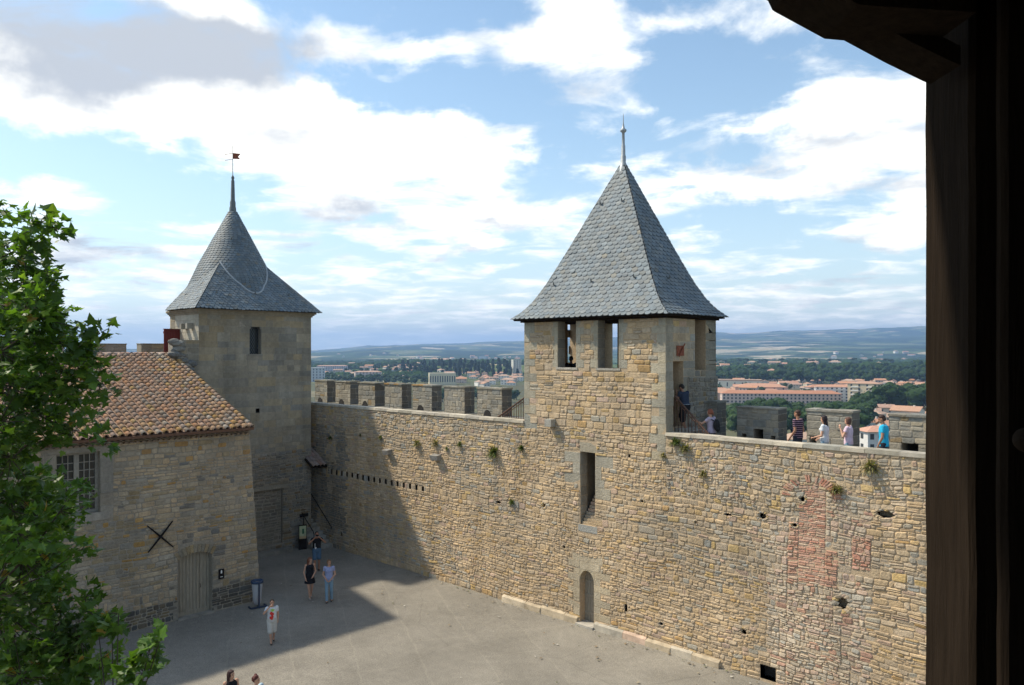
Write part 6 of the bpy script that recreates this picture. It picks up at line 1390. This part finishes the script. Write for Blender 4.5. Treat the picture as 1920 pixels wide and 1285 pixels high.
def block(name, px, py, w, d, h, rh, wc, rc, style, rz, label, floors, ncol, balc=(), cat='apartment block', p=None):
    """larger buildings: wall, roof, windows and balconies as parts"""
    if p is None: p, _ = hit(px, py)
    root = empty(name, p, rz, label, cat)
    mb = MB(); mb.box((-w / 2, -d / 2, -8), (w / 2, d / 2, h), 0, wc); mb.build('wall', HM, root)
    rf_ = MB(); o = .7
    if style == 'hip': q = min(d / 2, w / 2 - .1); A = [(-w / 2 - o, -d / 2 - o, h + .01), (w / 2 + o, -d / 2 - o, h + .01), (w / 2 + o, d / 2 + o, h + .01), (-w / 2 - o, d / 2 + o, h + .01), (-w / 2 + q, 0, h + rh), (w / 2 - q, 0, h + rh)]; rf_.mesh(A, [(0, 1, 5, 4), (1, 2, 5), (2, 3, 4, 5), (3, 0, 4), (0, 3, 2, 1)], 1, rc)
    else: rf_.box((-w / 2 - .2, -d / 2 - .2, h + .01), (w / 2 + .2, d / 2 + .2, h + rh), 0, rc)
    rf_.build('roof', HM, root)
    fh = h / floors; cnt = 0
    for f in range(floors):
        z = fh * f + fh * .25
        for k in range(ncol):
            if cnt >= 99: break
            x = -w / 2 + w * (k + .5) / ncol; ww_ = min(1.6, w / ncol * .45); b = MB(); b.box((x - ww_ / 2, -d / 2 - .05, z), (x + ww_ / 2, -d / 2 + .02, z + fh * .55), 2); b.build('window', HM, root); cnt += 1
        e = MB()
        for k in range(max(1, int(d / 5))): y = -d / 2 + d * (k + .5) / max(1, int(d / 5)); e.box((w / 2 - .02, y - .7, z), (w / 2 + .05, y + .7, z + fh * .5), 2); e.box((-w / 2 - .05, y - .7, z), (-w / 2 + .02, y + .7, z + fh * .5), 2)
        e.build('side_windows', HM, root)
    for (xa, xb) in balc:
        for f in range(1, floors):
            b = MB(); b.box((w * xa - w / 2, -d / 2 - 1.3, fh * f - .1), (w * xb - w / 2, -d / 2 - .051, fh * f + 1.0), 0, (.74, .70, .62)); b.build('balcony', HM, root)
    return root
FACE = AZ                                                 # rotation that turns a building's front to the castle
def FR_(px, extra_=0): return math.atan2(dirp(px).y, dirp(px).x) - PI / 2 + extra_
# right-hand town
block('arcaded_building', 1462, 757, 112, 14, 9.5, 3, (.60, .47, .40), (.42, .20, .12), 'hip', FR_(1462, .22), 'very long three-storey pink building with red roof and rows of small square windows', 3, 30)
block('arcaded_building', 1560, 741, 60, 16, 9, 3, (.55, .45, .40), (.42, .21, .13), 'hip', FR_(1560, .45), 'rear wing with red roof running right behind the long pink building', 3, 12)
block('white_apartment_block', 1568, 754, 40, 12, 15, 2, (.74, .70, .66), (.46, .25, .16), 'hip', FR_(1568, .1), 'white apartment block with balconies left of the tall tan block', 5, 9, [(.1, .3), (.5, .7)])
block('tan_apartment_block', 1622, 762, 27, 16, 21, 2, (.58, .48, .33), (.42, .26, .18), 'hip', FR_(1622, -.2), 'tall tan apartment block with two columns of white balconies above the trees', 6, 4, [(.12, .36), (.62, .86)])
block('warehouse', 1385, 728, 60, 18, 10, 2, (.70, .64, .50), (.5, .34, .24), 'flat', FR_(1385), 'long cream flat-roofed hall right behind the central tower', 1, 6, cat='hall')
block('warehouse', 1352, 748, 50, 40, 7, 4, (.60, .40, .30), (.46, .26, .17), 'hip', FR_(1352, .3), 'broad red-roofed hall at the right edge of the central tower', 2, 6, cat='hall')
block('warehouse', 1425, 738, 60, 30, 8, 4, (.62, .42, .32), (.46, .25, .16), 'hip', FR_(1425, .1), 'red-roofed hall in front of the small green field', 2, 6, cat='hall')
block('tall_house', 1447, 714, 14, 14, 17, 3, (.58, .44, .38), (.42, .24, .17), 'hip', FR_(1447), 'tall pink square house standing over the roofs near the tree belt', 4, 3, cat='house')
# left-hand town
block('yellow_hall', 829, 722, 40, 18, 17, 1, (.60, .53, .36), (.58, .52, .38), 'flat', FR_(829, .1), 'large pale yellow hall with tall narrow windows above the left merlons', 1, 11, cat='hall')
block('apartment_block', 690, 714, 44, 14, 14, 2, (.62, .50, .44), (.44, .28, .2), 'hip', FR_(690, .15), 'pink apartment block with hipped roof above the left merlons', 4, 8, [(.05, .2)])
block('slab_block', 968, 702, 16, 14, 26, 1, (.58, .56, .48), (.6, .58, .5), 'flat', FR_(968, .3), 'tall pale slab block just left of the central tower', 7, 3, [(.5, .95)])
block('terrace_block', 623, 697, 68, 12, 12, 2, (.56, .50, .52), (.42, .26, .2), 'hip', FR_(623), 'long white and violet terrace block in the distance right of the corner tower', 3, 14)
block('apartment_block', 594, 716, 26, 14, 22, 1, (.48, .50, .50), (.5, .5, .5), 'flat', FR_(594), 'grey apartment block touching the right edge of the corner tower', 5, 5)
block('slab_block', 905, 675, 36, 14, 18, 1, (.62, .62, .58), (.6, .6, .58), 'flat', FR_(905), 'distant white block behind the cypress hill', 5, 6)
block('gallery_house', 1640, 842, 7, 6, 5.5, 1.4, (.62, .60, .57), (.5, .28, .2), 'hip', FR_(1640, .5), 'near white house with a small gable seen through the gap beside the turquoise-shirt man', 2, 3, cat='house', p=Vector(ray(1640, 846, 210)))
random_spots = []
def ok(p, r=9):
    for q, s in random_spots:
        if (q - p).length < r + s: return False
    random_spots.append((p, r)); return True
dirs = ['pale', 'cream', 'red-roofed', 'tan', 'white', 'low']
def scatter(n, x0, x1, y0, y1, group, desc, s=(1.0, 1.35), rad=7):
    c = 0; t = 0
    while c < n and t < n * 12:
        t += 1; px = rr_.uniform(x0, x1); py = rr_.uniform(y0, y1); p, D = hit(px, py)
        if p is None or not ok(Vector((p.x, p.y, 0)), rad): continue
        house(p, FR_(px, rr_.choice([0, .3, -.3, PI / 2, PI / 2 + .4])), desc, group, s=rr_.uniform(*s)); c += 1
scatter(96, 1340, 1745, 717, 741, 'low houses below the tree belt', 'low tile-roofed house among the roofs between the tree belt and the long pink building')
scatter(14, 1640, 1770, 738, 762, 'houses at the right edge of the town', 'small tile-roofed house near the right timber post')
scatter(34, 1340, 1745, 674, 692, 'villas on the wooded hill', 'distant villa among the trees on the hill behind the tree belt', (1.3, 2.0), 9)
scatter(12, 1560, 1745, 662, 677, 'far villas on the plain', 'far villa scattered on the plain below the hills at right', (1.2, 2), 14)
scatter(40, 585, 980, 699, 716, 'houses above the left merlons', 'tile-roofed town house just above the merlons left of the central tower')
scatter(26, 830, 985, 706, 727, 'houses close above the right-hand left merlons', 'tile-roofed house between the yellow hall and the central tower')
scatter(26, 590, 790, 686, 697, 'houses beyond the green belt', 'town house in the hazy band beyond the green belt right of the corner tower', (1, 1.4))
scatter(32, 760, 980, 671, 682, 'villas behind the cypress hill', 'distant house on the cypress hill left of the central tower', (1.3, 1.9), 8)
scatter(8, 590, 980, 664, 672, 'farms on the far plain', 'tiny pale farm on the far plain left of the central tower', (1.2, 2), 14)
scatter(6, 1340, 1500, 690, 693, 'houses at the foot of the villas', 'pale house at the upper edge of the tree belt near the central tower', (1, 1.3))
scatter(12, 1625, 1745, 784, 806, 'near houses by the right post', 'near tile-roofed house between the big trees and the right-hand merlon', (1.2, 1.7), 9)
# near roofs seen through the merlon gaps on the right
for (px, py, D, s, v, lab) in ((1655, 775, 330, 1, 1, 'near house with a broad weathered tile roof above the gap left of the right-hand merlon'), (1700, 765, 380, 1, 4, 'near pink house with red roof right above the right-hand merlon'), (1730, 772, 340, 1, 7, 'near tiled house touching the dark timber post'),
                           (1508, 838, 190, .7, 3, 'near white gable seen between the second and third right-hand merlons'), (1690, 800, 250, .8, 5, 'near low house with rusty roof behind the right-hand merlon'), (1632, 805, 300, .7, 2, 'near ochre hut among the trees in the right-hand gap'), (1362, 812, 260, .8, 0, 'near pale house in the gap beside the leftmost right-hand merlon')):
    p = ray(px, py, D); house(Vector((p.x, p.y, terr(p.x, p.y) if D > 250 else p.z - 2)), FR_(px, .4), lab, s=s, v=v)
# trees
def belt(n, x0, x1, D0, D1, h, kd, label, group, wid=1.0, ymin=None):
    for i in range(n):
        px = x0 + (x1 - x0) * (i + rr_.uniform(.1, .9)) / n; D = rr_.uniform(D0, D1); tree(kd, at_D(px, D), rr_.uniform(*h), label, group, wid * rr_.uniform(.9, 1.15))
def rows(n, x0, x1, D0, D1, h, kd, label, group, wid=1.0, nr=3):
    for j in range(nr): belt(n // nr, x0, x1, D0 + (D1 - D0) * j / nr, D0 + (D1 - D0) * (j + 1) / nr, h, kd, label, group, wid)
rows(96, 1335, 1760, 1150, 1420, (18, 24), 'round', 'tall plane tree in the long dark belt across the right-hand view', 'plane trees of the long belt', 1.0, 3)
rows(44, 1375, 1625, 430, 560, (15, 20), 'round', 'leafy tree in the green cluster in front of the long pink building', 'trees in front of the long pink building', 1.25, 4)
rows(12, 1655, 1760, 600, 700, (20, 27), 'round', 'big dark tree beside the tall tan apartment block near the right post', 'big trees by the right post', 1.2, 2)
rows(8, 1600, 1660, 600, 660, (14, 20), 'round', 'dark tree at the foot of the tall tan apartment block', 'trees at the foot of the tan block', 1.0, 2)
rows(44, 1340, 1750, 1500, 2300, (8, 13), 'round', 'dark tree on the villa hill behind the long tree belt', 'trees on the villa hill', 1.1, 5)
rows(12, 1370, 1700, 1700, 2100, (15, 20), 'pine', 'dark umbrella pine rising above the villa hill', 'pines on the villa hill', 1.0, 2)
rows(34, 1340, 1745, 800, 1100, (6, 10), 'round', 'small garden tree between the roofs below the tree belt', 'garden trees in the right-hand town', 1.0, 3)
rows(84, 750, 975, 1380, 1800, (12, 19), 'cypress', 'dark cypress on the cemetery hill left of the central tower', 'cypresses on the cemetery hill', 1.9, 4)
rows(30, 720, 975, 1450, 1750, (9, 14), 'round', 'dark round tree among the cypresses left of the central tower', 'round trees on the cemetery hill', 1.1, 2)
rows(44, 610, 840, 1180, 1300, (10, 14), 'round', 'green tree in the belt above the left merlons', 'trees of the left green belt', 1.3, 2)
rows(14, 815, 975, 760, 860, (9, 14), 'round', 'bushy tree just above the merlons left of the central tower', 'bushy trees above the left merlons', 1.3, 2)
rows(16, 590, 800, 1400, 1700, (9, 14), 'round', 'hazy tree among the houses right of the corner tower', 'trees among the left-hand houses', 1.0, 2)
# greenery below the right-hand parapet, down the castle slope
for (px, D, h) in ((1372, 150, 9), (1378, 170, 12), (1490, 170, 14), (1500, 220, 16), (1476, 190, 13), (1520, 200, 12), (1625, 200, 13), (1633, 240, 14), (1618, 280, 15), (1660, 230, 12), (1650, 160, 8), (1655, 300, 14), (1640, 170, 7)):
    tree('round', at_D(px, D) + Vector((0, 0, 3)), h, 'near green tree growing on the castle slope in a gap of the right-hand merlons', 'trees on the castle slope', 1.2)
# far woods that read as one mass
def woods():
    mb = MB(); r = random.Random(5)
    for (x0, x1, D0, D1, n, h) in ((1335, 1760, 1420, 1520, 500, 10), (1335, 1760, 2300, 3600, 900, 9), (580, 985, 1800, 3400, 700, 8), (600, 830, 1340, 1400, 160, 8), (1335, 1760, 1520, 2300, 220, 6)):
        for i in range(n):
            p = at_D(r.uniform(x0, x1), r.uniform(D0, D1)); s = r.uniform(.6, 1.2) * h; g = r.uniform(.7, 1.3); w = s * r.uniform(.8, 1.8)
            bm = bmesh.new(); bmesh.ops.create_icosphere(bm, subdivisions=2, radius=1)
            mb.mesh([(p.x + v.co.x * w * (1 + .5 * mnoise.noise(v.co * 2 + p)), p.y + v.co.y * w, p.z + v.co.z * s * (1 + .4 * mnoise.noise(v.co * 2.6 + p)) + s * .3) for v in bm.verts], [tuple(v.index for v in f.verts) for f in bm.faces], 0, (.030 * g, .055 * g, .019 * g)); bm.free()
    tag(mb.build('far_woods', mat('far_wood_foliage', tint=True, rough=1, nscale=.25, namp=.5, bump=1.2, bscale=.5, spec=0)), 'dark scattered woods between the villas and the hazy plain', 'wood', kind='stuff')
woods()
# haze
hz = MB(); hz.box((-15800, -15800, -80), (15800, 15800, 430)); ho = tag(hz.build('haze', M['white']), 'thin blue summer haze over the plain', 'haze', kind='stuff')
hm = bpy.data.materials.new('haze_air'); hm.use_nodes = True; nt = hm.node_tree; nt.nodes.clear(); pv = nt.nodes.new('ShaderNodeVolumePrincipled'); pv.inputs['Color'].default_value = (.40, .62, 1, 1); pv.inputs['Density'].default_value = HAZE_D if 'HAZE_D' in globals() else 1.15e-4; pv.inputs['Anisotropy'].default_value = .2
ou = nt.nodes.new('ShaderNodeOutputMaterial'); nt.links.new(pv.outputs[0], ou.inputs['Volume']); ho.data.materials.clear(); ho.data.materials.append(hm)
